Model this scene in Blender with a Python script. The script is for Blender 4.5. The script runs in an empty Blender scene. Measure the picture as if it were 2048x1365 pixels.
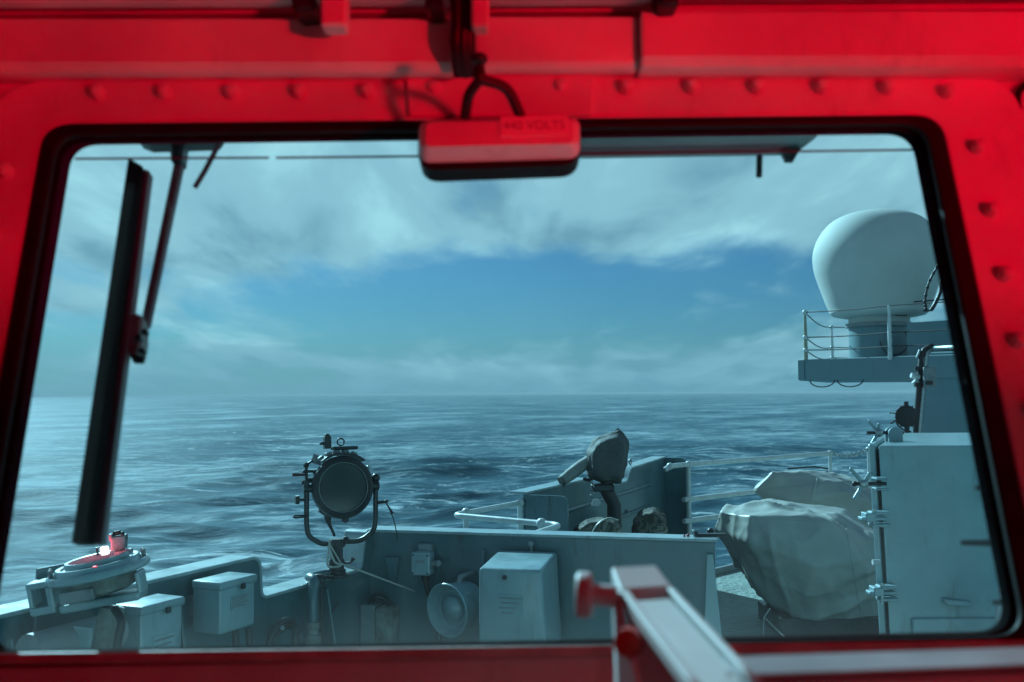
import bpy, bmesh, math, random
from mathutils import Vector, Matrix, noise
from mathutils.geometry import tessellate_polygon

random.seed(7)
S = bpy.context.scene
COL = S.collection
R = math.radians

# ------------------------------------------------------------------ camera
EYE = Vector((0.0, 0.0, 1.72))
FPX = 2048 * 35.0 / 36.0
CAM_ROT = Matrix.Rotation(R(90 + 3.02), 3, 'X') @ Matrix.Rotation(R(-0.32), 3, 'Z')
cd = bpy.data.cameras.new('camera')
cam = bpy.data.objects.new('camera', cd)
COL.objects.link(cam)
cam.matrix_world = Matrix.Translation(EYE) @ CAM_ROT.to_4x4()
cd.lens = 35.0
cd.sensor_width = 36.0
cd.clip_start = 0.02
cd.clip_end = 120000.0
cd.dof.use_dof = True
cd.dof.focus_distance = 5.2
cd.dof.aperture_fstop = 5.6
S.camera = cam

# ------------------------------------------------------------------ sun and sky
SUN_EL, SUN_AZ = 33.0, -33.0           # azimuth from +Y, negative = towards -X
w = bpy.data.worlds.new('World')
S.world = w
w.use_nodes = True
nt = w.node_tree
for n in list(nt.nodes):
    nt.nodes.remove(n)


def N(tree, kind, **kw):
    n = tree.nodes.new(kind)
    for k, v in kw.items():
        if k == 'ins':
            for i, val in v.items():
                n.inputs[i].default_value = val
        else:
            setattr(n, k, v)
    return n


def M2(tree, op, a, b=None, c=None, clamp=False):
    n = tree.nodes.new('ShaderNodeMath')
    n.operation = op
    n.use_clamp = clamp
    for i, v in enumerate((a, b, c)):
        if v is None:
            continue
        if isinstance(v, (int, float)):
            n.inputs[i].default_value = v
        else:
            tree.links.new(v, n.inputs[i])
    return n.outputs[0]


def ramp(tree, fac, stops, interp='EASE'):
    n = tree.nodes.new('ShaderNodeValToRGB')
    n.color_ramp.interpolation = interp
    el = n.color_ramp.elements
    while len(el) < len(stops):
        el.new(0.5)
    for e, (p, c) in zip(el, stops):
        e.position = p
        e.color = c if len(c) == 4 else (*c, 1)
    tree.links.new(fac, n.inputs[0])
    return n.outputs[0]


def G(v):
    return (v, v, v, 1)


def mixc(tree, fac, a, b, mode='MIX'):
    n = tree.nodes.new('ShaderNodeMix')
    n.data_type = 'RGBA'
    n.blend_type = mode
    for sock, v in ((n.inputs[0], fac), (n.inputs[6], a), (n.inputs[7], b)):
        if isinstance(v, (int, float)):
            sock.default_value = v
        elif isinstance(v, tuple):
            sock.default_value = v if len(v) == 4 else (*v, 1)
        else:
            tree.links.new(v, sock)
    return n.outputs[2]


sky = N(nt, 'ShaderNodeTexSky', sky_type='NISHITA', sun_disc=False, sun_elevation=R(SUN_EL),
        sun_rotation=R(SUN_AZ), altitude=0.0, air_density=1.0, dust_density=0.6, ozone_density=2.0)
tc = N(nt, 'ShaderNodeTexCoord')
sep = N(nt, 'ShaderNodeSeparateXYZ')
nt.links.new(tc.outputs['Generated'], sep.inputs[0])
el_ = sep.outputs[2]
den = M2(nt, 'ADD', M2(nt, 'MAXIMUM', el_, 0.0), 0.13)
cx_ = M2(nt, 'DIVIDE', sep.outputs[0], den)
cy_ = M2(nt, 'DIVIDE', sep.outputs[1], den)
comb = N(nt, 'ShaderNodeCombineXYZ')
nt.links.new(cx_, comb.inputs[0])
nt.links.new(cy_, comb.inputs[1])


def wnoise(scale, detail, rough, off, dist=0.0, sx=1.0, sy=1.0):
    mp = N(nt, 'ShaderNodeMapping')
    mp.inputs['Location'].default_value = off
    mp.inputs['Scale'].default_value = (sx, sy, 1)
    nt.links.new(comb.outputs[0], mp.inputs[0])
    t = N(nt, 'ShaderNodeTexNoise')
    t.inputs['Scale'].default_value = scale
    t.inputs['Detail'].default_value = detail
    t.inputs['Roughness'].default_value = rough
    t.inputs['Distortion'].default_value = dist
    nt.links.new(mp.outputs[0], t.inputs[0])
    return t.outputs[0]


n_big = wnoise(0.66, 4, 0.48, (3.75, 1.7, 0.0), 0.5, 1.0, 0.8)
n_det = wnoise(2.4, 6, 0.55, (9.2, 4.0, 0.0), 0.3, 1.3, 0.45)
# how much cloud lies at each height over the horizon: a bank overhead, a clearer belt, pale air low down
bias = ramp(nt, el_, [(0.0, G(0.50)), (0.05, G(0.50)), (0.08, G(0.41)), (0.112, G(0.35)), (0.138, G(0.54)),
                      (0.16, G(0.80)), (0.27, G(0.88)), (0.5, G(0.45)), (1.0, G(0.40))], 'LINEAR')
dens = M2(nt, 'ADD', M2(nt, 'ADD', M2(nt, 'MULTIPLY', M2(nt, 'SUBTRACT', n_big, 0.5), 1.5),
                        M2(nt, 'MULTIPLY', M2(nt, 'SUBTRACT', n_det, 0.5), 0.75)), bias)
cover = ramp(nt, dens, [(0.32, G(0.04)), (0.70, G(0.93))])
shade = ramp(nt, wnoise(1.7, 5, 0.52, (14.4, 2.2, 0.0), 0.3, 1.3, 0.45),
             [(0.30, (3.4, 4.1, 4.7)), (0.5, (5.2, 5.8, 6.2)), (0.68, (7.6, 7.9, 8.1))], 'EASE')
# ramp colours above one are clipped, so scale afterwards
shade_n = nt.nodes[-1]
for e, c in zip(shade_n.color_ramp.elements, [(0.40, 0.47, 0.54), (0.70, 0.73, 0.77), (1.0, 1.0, 1.0)]):
    e.color = (*c, 1)
shade = mixc(nt, 1.0, shade, (11.3, 11.0, 10.8), 'MULTIPLY')
skyc = mixc(nt, 1.0, sky.outputs[0], (0.36, 0.56, 0.74), 'MULTIPLY')
hz = ramp(nt, el_, [(0.0, G(0.80)), (0.03, G(0.55)), (0.07, G(0.10)), (0.10, G(0.0))], 'EASE')
col = mixc(nt, cover, skyc, shade)
col = mixc(nt, hz, col, (3.9, 5.2, 6.2))
bg = N(nt, 'ShaderNodeBackground')
bg.inputs[1].default_value = 0.05
nt.links.new(col, bg.inputs[0])
wo = N(nt, 'ShaderNodeOutputWorld')
nt.links.new(bg.outputs[0], wo.inputs[0])

sl = bpy.data.lights.new('sun', 'SUN')
sl.energy = 5.0
sl.angle = R(0.6)
sl.color = (0.98, 0.985, 1.0)
sun = bpy.data.objects.new('sun', sl)
COL.objects.link(sun)
a, e = R(SUN_AZ), R(SUN_EL)
to_sun = Vector((math.sin(a) * math.cos(e), math.cos(a) * math.cos(e), math.sin(e)))
sun.rotation_euler = to_sun.to_track_quat('Z', 'Y').to_euler()
sun.location = to_sun * 60

S.view_settings.view_transform = 'Standard'
S.view_settings.look = 'None'
S.view_settings.gamma = 1.0
S.view_settings.exposure = 0.75
S.render.engine = 'CYCLES'
S.cycles.use_denoising = True
S.cycles.max_bounces = 8
S.cycles.diffuse_bounces = 4
S.cycles.transparent_max_bounces = 16
S.cycles.sample_clamp_indirect = 6.0
S.cycles.caustics_reflective = False
S.cycles.caustics_refractive = False


# ------------------------------------------------------------------ rays from the photograph
def ray(px, py):
    return (CAM_ROT @ Vector(((px - 1024) / FPX, -(py - 682.5) / FPX, -1.0)))


def U(px, py, Y):
    d = ray(px, py)
    return EYE + d * (Y / d.y)


def UZ(px, py, z):
    d = ray(px, py)
    return EYE + d * ((z - EYE.z) / d.z)


def onplane(px, py, o, n):
    d = ray(px, py)
    return EYE + d * ((o - EYE).dot(n) / d.dot(n))


# ------------------------------------------------------------------ materials
def mat(name, base, rough=0.5, metal=0.0, var=0.12, vscale=6.0, bump=0.0, bscale=60.0, rust=0.0, spec=0.5, coat=0.0):
    m = bpy.data.materials.new(name)
    m.use_nodes = True
    t = m.node_tree
    p = t.nodes['Principled BSDF']
    p.inputs['Metallic'].default_value = metal
    p.inputs['Specular IOR Level'].default_value = spec
    if coat:
        p.inputs['Coat Weight'].default_value = coat
        p.inputs['Coat Roughness'].default_value = 0.16
    c = N(t, 'ShaderNodeTexCoord')
    n1 = N(t, 'ShaderNodeTexNoise', ins={'Scale': vscale, 'Detail': 6.0, 'Roughness': 0.6})
    t.links.new(c.outputs['Object'], n1.inputs[0])
    lo = tuple(max(0, x * (1 - var)) for x in base)
    hi = tuple(min(1, x * (1 + var)) for x in base)
    colr = ramp(t, n1.outputs[0], [(0.3, lo), (0.7, hi)])
    if rust:
        mp = N(t, 'ShaderNodeMapping')
        mp.inputs['Scale'].default_value = (9, 9, 2.2)
        t.links.new(c.outputs['Object'], mp.inputs[0])
        n2 = N(t, 'ShaderNodeTexNoise', ins={'Scale': 1.6, 'Detail': 8.0, 'Roughness': 0.7})
        t.links.new(mp.outputs[0], n2.inputs[0])
        f = ramp(t, n2.outputs[0], [(0.54, G(0)), (0.70, G(rust))])
        colr = mixc(t, f, colr, (base[0] * 0.45, base[1] * 0.38, base[2] * 0.32))
    t.links.new(colr, p.inputs['Base Color'])
    rr = ramp(t, n1.outputs[0], [(0.25, G(max(0.02, rough - 0.09))), (0.75, G(min(1, rough + 0.09)))])
    t.links.new(rr, p.inputs['Roughness'])
    if bump:
        n3 = N(t, 'ShaderNodeTexNoise', ins={'Scale': bscale, 'Detail': 4.0, 'Roughness': 0.6})
        t.links.new(c.outputs['Object'], n3.inputs[0])
        b = N(t, 'ShaderNodeBump')
        b.inputs['Strength'].default_value = bump
        b.inputs['Distance'].default_value = 0.004
        t.links.new(n3.outputs[0], b.inputs['Height'])
        n4 = N(t, 'ShaderNodeTexNoise', ins={'Scale': bscale * 0.11, 'Detail': 2.0, 'Roughness': 0.5})
        t.links.new(c.outputs['Object'], n4.inputs[0])
        b2 = N(t, 'ShaderNodeBump')
        b2.inputs['Strength'].default_value = min(1.0, bump * 1.6)
        b2.inputs['Distance'].default_value = 0.03
        t.links.new(n4.outputs[0], b2.inputs['Height'])
        t.links.new(b2.outputs[0], b.inputs['Normal'])
        t.links.new(b.outputs[0], p.inputs['Normal'])
    return m


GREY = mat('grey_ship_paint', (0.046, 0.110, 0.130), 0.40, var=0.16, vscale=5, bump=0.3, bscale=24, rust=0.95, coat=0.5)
CAPP = mat('sunlit_capping_paint', (0.26, 0.335, 0.35), 0.35, var=0.18, vscale=9, bump=0.2, bscale=40, rust=0.5, coat=0.7)  # bulwark paint made lighter, so sunlight on the tops sits in the colour
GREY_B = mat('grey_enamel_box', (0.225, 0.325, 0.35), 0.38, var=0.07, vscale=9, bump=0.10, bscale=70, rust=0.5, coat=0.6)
GREY_D = mat('mid_grey_paint', (0.20, 0.22, 0.23), 0.5, var=0.15, vscale=8, bump=0.2, rust=0.5)
RAILM = mat('rail_paint', (0.56, 0.58, 0.57), 0.35, var=0.1, vscale=12, rust=0.4)
BLACK = mat('black_gunmetal', (0.010, 0.014, 0.016), 0.46, var=0.35, vscale=20, bump=0.2)
BLACK_M = mat('worn_dark_metal', (0.022, 0.028, 0.030), 0.36, metal=0.2, var=0.4, vscale=30)
STEEL = mat('dull_steel', (0.36, 0.38, 0.38), 0.34, metal=0.7, var=0.15, vscale=15)
RUBBER = mat('black_rubber', (0.008, 0.008, 0.008), 0.6, var=0.3, vscale=30, spec=0.25)
CABLE = mat('black_cable', (0.012, 0.012, 0.013), 0.5, var=0.3, vscale=30)
WHITE = mat('white_interior_paint', (0.72, 0.72, 0.70), 0.42, var=0.10, vscale=7, bump=0.45, bscale=30, rust=0.35)
LINING = mat('dim_grey_lining', (0.16, 0.17, 0.17), 0.5, var=0.08, vscale=4)
WHITE_B = mat('white_arm_paint', (0.50, 0.51, 0.51), 0.4, var=0.05, vscale=10)
DOME = mat('radome_white', (0.53, 0.525, 0.495), 0.7, var=0.05, vscale=1.5, rust=0.12, spec=0.25)
SUPER = mat('superstructure_paint', (0.14, 0.225, 0.245), 0.5, var=0.06, vscale=1.2, bump=0.15, bscale=6, rust=0.2)
ROPE = mat('pale_rope', (0.42, 0.42, 0.38), 0.8, var=0.2, vscale=200)
DECK = mat('deck_green_grey', (0.18, 0.225, 0.205), 0.7, var=0.16, vscale=3, bump=0.6, bscale=140)
WORN = mat('mottled_paint', (0.15, 0.165, 0.15), 0.6, var=0.5, vscale=14, bump=0.5, bscale=40, rust=0.9)
REDP = mat('red_plastic', (0.35, 0.02, 0.02), 0.4, var=0.1)
LABELP = mat('label_plate', (0.85, 0.83, 0.8), 0.45, var=0.03)
INK = mat('black_lettering', (0.06, 0.06, 0.06), 0.6)
OUTGREY = mat('outer_frame_grey', (0.30, 0.30, 0.31), 0.5, var=0.1)
GUNCLOTH = mat('dark_gun_cloth', (0.075, 0.078, 0.075), 0.75, var=0.25, vscale=12, bump=0.4, bscale=90)
SLEEVE = mat('barrel_cloth', (0.24, 0.24, 0.22), 0.75, var=0.12, vscale=20, bump=0.3, bscale=90)
CANVAS = mat('pale_canvas', (0.37, 0.365, 0.335), 0.42, var=0.07, vscale=4, bump=0.12, bscale=26)


def camo_mat():
    m = bpy.data.materials.new('camouflage_cloth')
    m.use_nodes = True
    t = m.node_tree
    p = t.nodes['Principled BSDF']
    p.inputs['Roughness'].default_value = 0.85
    c = N(t, 'ShaderNodeTexCoord')
    n1 = N(t, 'ShaderNodeTexNoise', ins={'Scale': 9.0, 'Detail': 2.0, 'Distortion': 0.8})
    t.links.new(c.outputs['Object'], n1.inputs[0])
    colr = ramp(t, n1.outputs[0], [(0.0, (0.05, 0.05, 0.04)), (0.46, (0.16, 0.14, 0.11)), (0.54, (0.045, 0.05, 0.035)),
                                   (0.62, (0.22, 0.20, 0.16))], 'CONSTANT')
    t.links.new(colr, p.inputs['Base Color'])
    return m


CAMO = camo_mat()


def emit_mat(name, c, s):
    m = bpy.data.materials.new(name)
    m.use_nodes = True
    p = m.node_tree.nodes['Principled BSDF']
    p.inputs['Base Color'].default_value = (*c, 1)
    p.inputs['Emission Color'].default_value = (*c, 1)
    p.inputs['Emission Strength'].default_value = s
    return m


LAMP_PINK = emit_mat('lit_lamp_pink', (1.0, 0.50, 0.46), 3.5)
LAMP_RED = emit_mat('lit_lamp_red', (1.0, 0.03, 0.04), 1.3)


def glass_mat():
    m = bpy.data.materials.new('tinted_salty_glass')
    m.use_nodes = True
    t = m.node_tree
    for n in list(t.nodes):
        t.nodes.remove(n)
    out = N(t, 'ShaderNodeOutputMaterial')
    c = N(t, 'ShaderNodeTexCoord')
    tr = N(t, 'ShaderNodeBsdfTransparent')
    tr.inputs[0].default_value = (0.625, 0.905, 0.970, 1)
    gl = N(t, 'ShaderNodeBsdfGlossy')
    gl.inputs['Roughness'].default_value = 0.06
    gl.inputs['Color'].default_value = (0.9, 0.9, 0.9, 1)
    lw = N(t, 'ShaderNodeFresnel')
    lw.inputs[0].default_value = 1.25
    mx = N(t, 'ShaderNodeMixShader')
    t.links.new(M2(t, 'MULTIPLY', lw.outputs[0], 0.16), mx.inputs[0])
    t.links.new(tr.outputs[0], mx.inputs[1])
    t.links.new(gl.outputs[0], mx.inputs[2])
    # dried salt: a thin film, thicker to the left and the bottom, with streaks run down by water
    tl = N(t, 'ShaderNodeBsdfTranslucent')
    tl.inputs[0].default_value = (0.62, 0.80, 0.82, 1)
    sp = N(t, 'ShaderNodeSeparateXYZ')
    t.links.new(c.outputs['Object'], sp.inputs[0])
    mp = N(t, 'ShaderNodeMapping')
    mp.inputs['Scale'].default_value = (26, 1, 1.3)
    t.links.new(c.outputs['Object'], mp.inputs[0])
    st = N(t, 'ShaderNodeTexNoise', ins={'Scale': 1.0, 'Detail': 6.0, 'Roughness': 0.65})
    t.links.new(mp.outputs[0], st.inputs[0])
    bl = N(t, 'ShaderNodeTexNoise', ins={'Scale': 3.2, 'Detail': 5.0, 'Roughness': 0.6, 'Distortion': 0.4})
    t.links.new(c.outputs['Object'], bl.inputs[0])
    left = ramp(t, M2(t, 'ADD', M2(t, 'MULTIPLY', sp.outputs[0], 1.0), 0.5), [(0.02, G(1.0)), (0.42, G(0.35)), (1.0, G(0.2))])
    low = ramp(t, M2(t, 'ADD', sp.outputs[2], 0.3), [(0.02, G(1.0)), (0.085, G(0.15)), (0.2, G(0.0))])
    f = M2(t, 'MULTIPLY', left, M2(t, 'ADD', ramp(t, st.outputs[0], [(0.45, G(0.0)), (0.72, G(1.0))]), M2(t, 'MULTIPLY', bl.outputs[0], 0.7)))
    f = M2(t, 'ADD', M2(t, 'MULTIPLY', f, 0.010), M2(t, 'MULTIPLY', low, M2(t, 'MULTIPLY', bl.outputs[0], 0.045)))
    vo = N(t, 'ShaderNodeTexVoronoi', ins={'Scale': 38.0, 'Randomness': 1.0})
    t.links.new(c.outputs['Object'], vo.inputs[0])
    spot = ramp(t, vo.outputs['Distance'], [(0.05, G(1.0)), (0.12, G(0.0))])
    gate = ramp(t, bl.outputs[0], [(0.5, G(0.0)), (0.62, G(1.0))])
    f = M2(t, 'ADD', f, M2(t, 'MULTIPLY', M2(t, 'MULTIPLY', spot, gate), 0.022))
    m2 = N(t, 'ShaderNodeMixShader')
    t.links.new(f, m2.inputs[0])
    t.links.new(mx.outputs[0], m2.inputs[1])
    t.links.new(tl.outputs[0], m2.inputs[2])
    t.links.new(m2.outputs[0], out.inputs[0])
    return m


GLASS = glass_mat()


def lens_mat():
    m = bpy.data.materials.new('searchlight_glass')
    m.use_nodes = True
    t = m.node_tree
    p = t.nodes['Principled BSDF']
    p.inputs['Base Color'].default_value = (0.016, 0.028, 0.026, 1)
    p.inputs['Roughness'].default_value = 0.22
    p.inputs['Specular IOR Level'].default_value = 0.5
    return m


LENS = lens_mat()


def sea_mat():
    m = bpy.data.materials.new('sea_water')
    m.use_nodes = True
    t = m.node_tree
    p = t.nodes['Principled BSDF']
    c = N(t, 'ShaderNodeTexCoord')

    def nz(rot, sx, sy, scale, detail, rough, dist=0.0):
        mp = N(t, 'ShaderNodeMapping')
        mp.inputs['Rotation'].default_value = (0, 0, R(rot))
        mp2 = N(t, 'ShaderNodeMapping')
        mp2.inputs['Scale'].default_value = (sx, sy, 1)
        t.links.new(c.outputs['Object'], mp.inputs[0])
        t.links.new(mp.outputs[0], mp2.inputs[0])
        q = N(t, 'ShaderNodeTexNoise', ins={'Scale': scale, 'Detail': detail, 'Roughness': rough, 'Distortion': dist})
        t.links.new(mp2.outputs[0], q.inputs[0])
        return q.outputs[0]

    patch = nz(20, 1.0, 0.5, 0.018, 4.0, 0.6)
    streak = nz(-14, 0.20, 1.0, 0.42, 7.0, 0.62, 1.2)
    fine = nz(-30, 0.30, 1.0, 1.9, 5.0, 0.62, 0.8)
    comb_ = M2(t, 'ADD', M2(t, 'ADD', M2(t, 'MULTIPLY', streak, 0.62), M2(t, 'MULTIPLY', fine, 0.22)),
               M2(t, 'MULTIPLY', patch, 0.42))
    foam = ramp(t, comb_, [(0.60, G(0.0)), (0.78, G(0.5))])
    caps = nz(-14, 0.35, 1.0, 0.16, 6.0, 0.7, 1.5)
    caps = ramp(t, M2(t, 'ADD', M2(t, 'MULTIPLY', caps, 0.8), M2(t, 'MULTIPLY', fine, 0.2)), [(0.565, G(0.0)), (0.65, G(0.75))])
    foam = M2(t, 'MAXIMUM', foam, caps)
    basec = ramp(t, comb_, [(0.38, (0.015, 0.046, 0.072)), (0.74, (0.052, 0.115, 0.145))])
    colr = mixc(t, foam, basec, (0.62, 0.68, 0.70))
    t.links.new(colr, p.inputs['Base Color'])
    rg = ramp(t, foam, [(0.0, G(0.55)), (1.0, G(0.9))])
    t.links.new(rg, p.inputs['Roughness'])
    p.inputs['IOR'].default_value = 1.33
    p.inputs['Specular IOR Level'].default_value = 0.035
    b = N(t, 'ShaderNodeBump')
    b.inputs['Strength'].default_value = 0.32
    b.inputs['Distance'].default_value = 1.0
    t.links.new(M2(t, 'ADD', M2(t, 'MULTIPLY', streak, 0.8), M2(t, 'MULTIPLY', fine, 0.35)), b.inputs['Height'])
    t.links.new(b.outputs[0], p.inputs['Normal'])
    return m


SEA = sea_mat()


# ------------------------------------------------------------------ builders
def wloc(o):
    v = Vector((0, 0, 0))
    while o is not None:
        v += o.location
        o = o.parent
    return v


def thing(name, label, cat, loc=(0, 0, 0), group=None):
    o = bpy.data.objects.new(name, None)
    o.empty_display_size = 0.1
    COL.objects.link(o)
    o.location = loc
    o['label'] = label
    o['category'] = cat
    if group:
        o['group'] = group
    return o


def frame_of(axis):
    z = axis.normalized()
    x = Vector((0, 0, 1)).cross(z) if abs(z.z) < 0.95 else Vector((1, 0, 0)).cross(z)
    x.normalize()
    return x, z.cross(x), z


class B:
    def __init__(self):
        self.bm = bmesh.new()
        self.sharp = 50

    def quad_strip(self, loops, closed=True, cap0=True, cap1=True):
        bm = self.bm
        rows = [[bm.verts.new(p) for p in l] for l in loops]
        n = len(rows[0])
        for a_, b_ in zip(rows, rows[1:]):
            for i in range(n if closed else n - 1):
                j = (i + 1) % n
                try:
                    bm.faces.new((a_[i], a_[j], b_[j], b_[i]))
                except ValueError:
                    pass
        if cap0 and n > 2:
            bm.faces.new(rows[0][::-1])
        if cap1 and n > 2:
            bm.faces.new(rows[-1])
        return self

    def box(self, c, ax, ay, az):
        """box with centre c and full edge vectors ax, ay, az"""
        c, ax, ay, az = Vector(c), Vector(ax) / 2, Vector(ay) / 2, Vector(az) / 2
        lo = [c - ax - ay - az, c + ax - ay - az, c + ax + ay - az, c - ax + ay - az]
        hi = [p + 2 * az for p in lo]
        return self.quad_strip([lo, hi])

    def abox(self, x0, x1, y0, y1, z0, z1):
        return self.box(((x0 + x1) / 2, (y0 + y1) / 2, (z0 + z1) / 2), (x1 - x0, 0, 0), (0, y1 - y0, 0), (0, 0, z1 - z0))

    def tube(self, pts, r, seg=10, caps=True, flat=1.0):
        pts = [Vector(p) for p in pts]
        rs = r if isinstance(r, (list, tuple)) else [r] * len(pts)
        loops = []
        up = None
        for i, p in enumerate(pts):
            d = (pts[min(i + 1, len(pts) - 1)] - pts[max(i - 1, 0)]).normalized()
            if up is None:
                x, y, _ = frame_of(d)
            else:
                x = (up - d * up.dot(d)).normalized()
                y = d.cross(x)
            up = x
            loops.append([p + (x * math.cos(t) + y * math.sin(t) * flat) * rs[i]
                          for t in (2 * math.pi * k / seg for k in range(seg))])
        return self.quad_strip(loops, True, caps, caps)

    def cyl(self, p0, p1, r0, r1=None, seg=16):
        return self.tube([p0, p1], [r0, r0 if r1 is None else r1], seg)

    def lathe(self, prof, o, axis=(0, 0, 1), seg=32, cap0=True, cap1=True, xdir=None):
        """prof: list of (radius, height) along axis"""
        o = Vector(o)
        x, y, z = frame_of(Vector(axis))
        loops = [[o + z * h + (x * math.cos(t) + y * math.sin(t)) * max(r_, 1e-5)
                  for t in (2 * math.pi * k / seg for k in range(seg))] for r_, h in prof]
        return self.quad_strip(loops, True, cap0, cap1)

    def torus(self, o, axis, Rr, r, seg=28, sub=8):
        o = Vector(o)
        x, y, z = frame_of(Vector(axis))
        bm = self.bm
        g = [[bm.verts.new(o + (x * math.cos(t) + y * math.sin(t)) * (Rr + r * math.cos(q)) + z * r * math.sin(q))
              for q in (2 * math.pi * k / sub for k in range(sub))] for t in (2 * math.pi * k / seg for k in range(seg))]
        for i in range(seg):
            for j in range(sub):
                bm.faces.new((g[i][j], g[(i + 1) % seg][j], g[(i + 1) % seg][(j + 1) % sub], g[i][(j + 1) % sub]))
        return self

    def ball(self, c, r, seg=14, sc=(1, 1, 1)):
        mtx = Matrix.Translation(c) @ Matrix.Diagonal((*[r * s for s in sc], 1))
        bmesh.ops.create_uvsphere(self.bm, u_segments=seg, v_segments=max(6, seg // 2 + 1), radius=1, matrix=mtx)
        return self

    def prism(self, poly, vec):
        poly = [Vector(p) for p in poly]
        vec = Vector(vec)
        bm = self.bm
        tri = tessellate_polygon([poly])
        a_ = [bm.verts.new(p) for p in poly]
        b_ = [bm.verts.new(p + vec) for p in poly]
        n = len(poly)
        for i in range(n):
            j = (i + 1) % n
            bm.faces.new((a_[i], a_[j], b_[j], b_[i]))
        for t_ in tri:
            try:
                bm.faces.new([a_[i] for i in t_])
                bm.faces.new([b_[i] for i in reversed(t_)])
            except ValueError:
                pass
        return self

    def bevel(self, wd, seg=2, ang=35):
        bm = self.bm
        self.sharp = 17
        bmesh.ops.remove_doubles(bm, verts=bm.verts, dist=1e-6)
        bmesh.ops.recalc_face_normals(bm, faces=bm.faces)
        ed = [e_ for e_ in bm.edges if len(e_.link_faces) == 2 and e_.calc_face_angle(0) > R(ang)]
        bmesh.ops.bevel(bm, geom=ed, offset=wd, segments=seg, profile=0.5, affect='EDGES', clamp_overlap=True)
        return self

    def done(self, name, m, parent=None, smooth=True, ang=None, recalc=True):
        bm = self.bm
        if recalc:
            bmesh.ops.recalc_face_normals(bm, faces=bm.faces)
        off = wloc(parent) if parent is not None else None
        if off is not None:
            bmesh.ops.translate(bm, verts=bm.verts, vec=-off)
        me = bpy.data.meshes.new(name)
        bm.to_mesh(me)
        bm.free()
        me.materials.append(m)
        if smooth:
            me.polygons.foreach_set('use_smooth', [True] * len(me.polygons))
            me.set_sharp_from_angle(angle=R(ang or self.sharp))
        o = bpy.data.objects.new(name, me)
        COL.objects.link(o)
        o.parent = parent
        return o


def tag(o, label=None, cat=None, group=None, kind=None):
    for k, v in (('label', label), ('category', cat), ('group', group), ('kind', kind)):
        if v:
            o[k] = v
    return o


def struct(o, label=None, cat=None):
    o['kind'] = 'structure'
    if label:
        o['label'] = label
    if cat:
        o['category'] = cat
    return o


def text_mesh(name, body, size, origin, ex, ey, m, parent, depth=0.001, align='CENTER'):
    cu = bpy.data.curves.new(name, 'FONT')
    cu.body = body
    cu.size = size
    cu.extrude = depth
    cu.align_x = align
    cu.align_y = 'CENTER'
    tmp = bpy.data.objects.new('tmp', cu)
    COL.objects.link(tmp)
    dg = bpy.context.evaluated_depsgraph_get()
    me = bpy.data.meshes.new_from_object(tmp.evaluated_get(dg))
    bpy.data.objects.remove(tmp)
    ex, ey = Vector(ex).normalized(), Vector(ey).normalized()
    mt = Matrix.Translation(Vector(origin) - wloc(parent)) @ Matrix((ex, ey, ex.cross(ey))).transposed().to_4x4()
    me.transform(mt)
    me.materials.clear()
    me.materials.append(m)
    o = bpy.data.objects.new(name, me)
    COL.objects.link(o)
    o.parent = parent
    return o


def bez(pts, n=24):
    """smooth curve through points (Catmull-Rom)"""
    pts = [Vector(p) for p in pts]
    P_ = [2 * pts[0] - pts[1]] + pts + [2 * pts[-1] - pts[-2]]
    out = []
    segs = len(pts) - 1
    k = max(2, n // segs)
    for i in range(segs):
        p0, p1, p2, p3 = P_[i:i + 4]
        for j in range(k):
            t = j / k
            out.append(0.5 * ((2 * p1) + (p2 - p0) * t + (2 * p0 - 5 * p1 + 4 * p2 - p3) * t * t
                              + (3 * p1 - p0 - 3 * p2 + p3) * t ** 3))
    out.append(pts[-1])
    return out


def fillet(pts, r, n=5):
    """round the inner corners of a polyline"""
    pts = [Vector(p) for p in pts]
    out = [pts[0]]
    for a_, b_, c_ in zip(pts, pts[1:], pts[2:]):
        u_, v_ = (a_ - b_), (c_ - b_)
        k = min(r, u_.length * 0.45, v_.length * 0.45)
        p, q = b_ + u_.normalized() * k, b_ + v_.normalized() * k
        for i in range(n + 1):
            t = i / n
            out.append(p * (1 - t) ** 2 + b_ * 2 * t * (1 - t) + q * t * t)
    out.append(pts[-1])
    return out


# ------------------------------------------------------------------ sea
SEA_Z = -16.0


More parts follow.
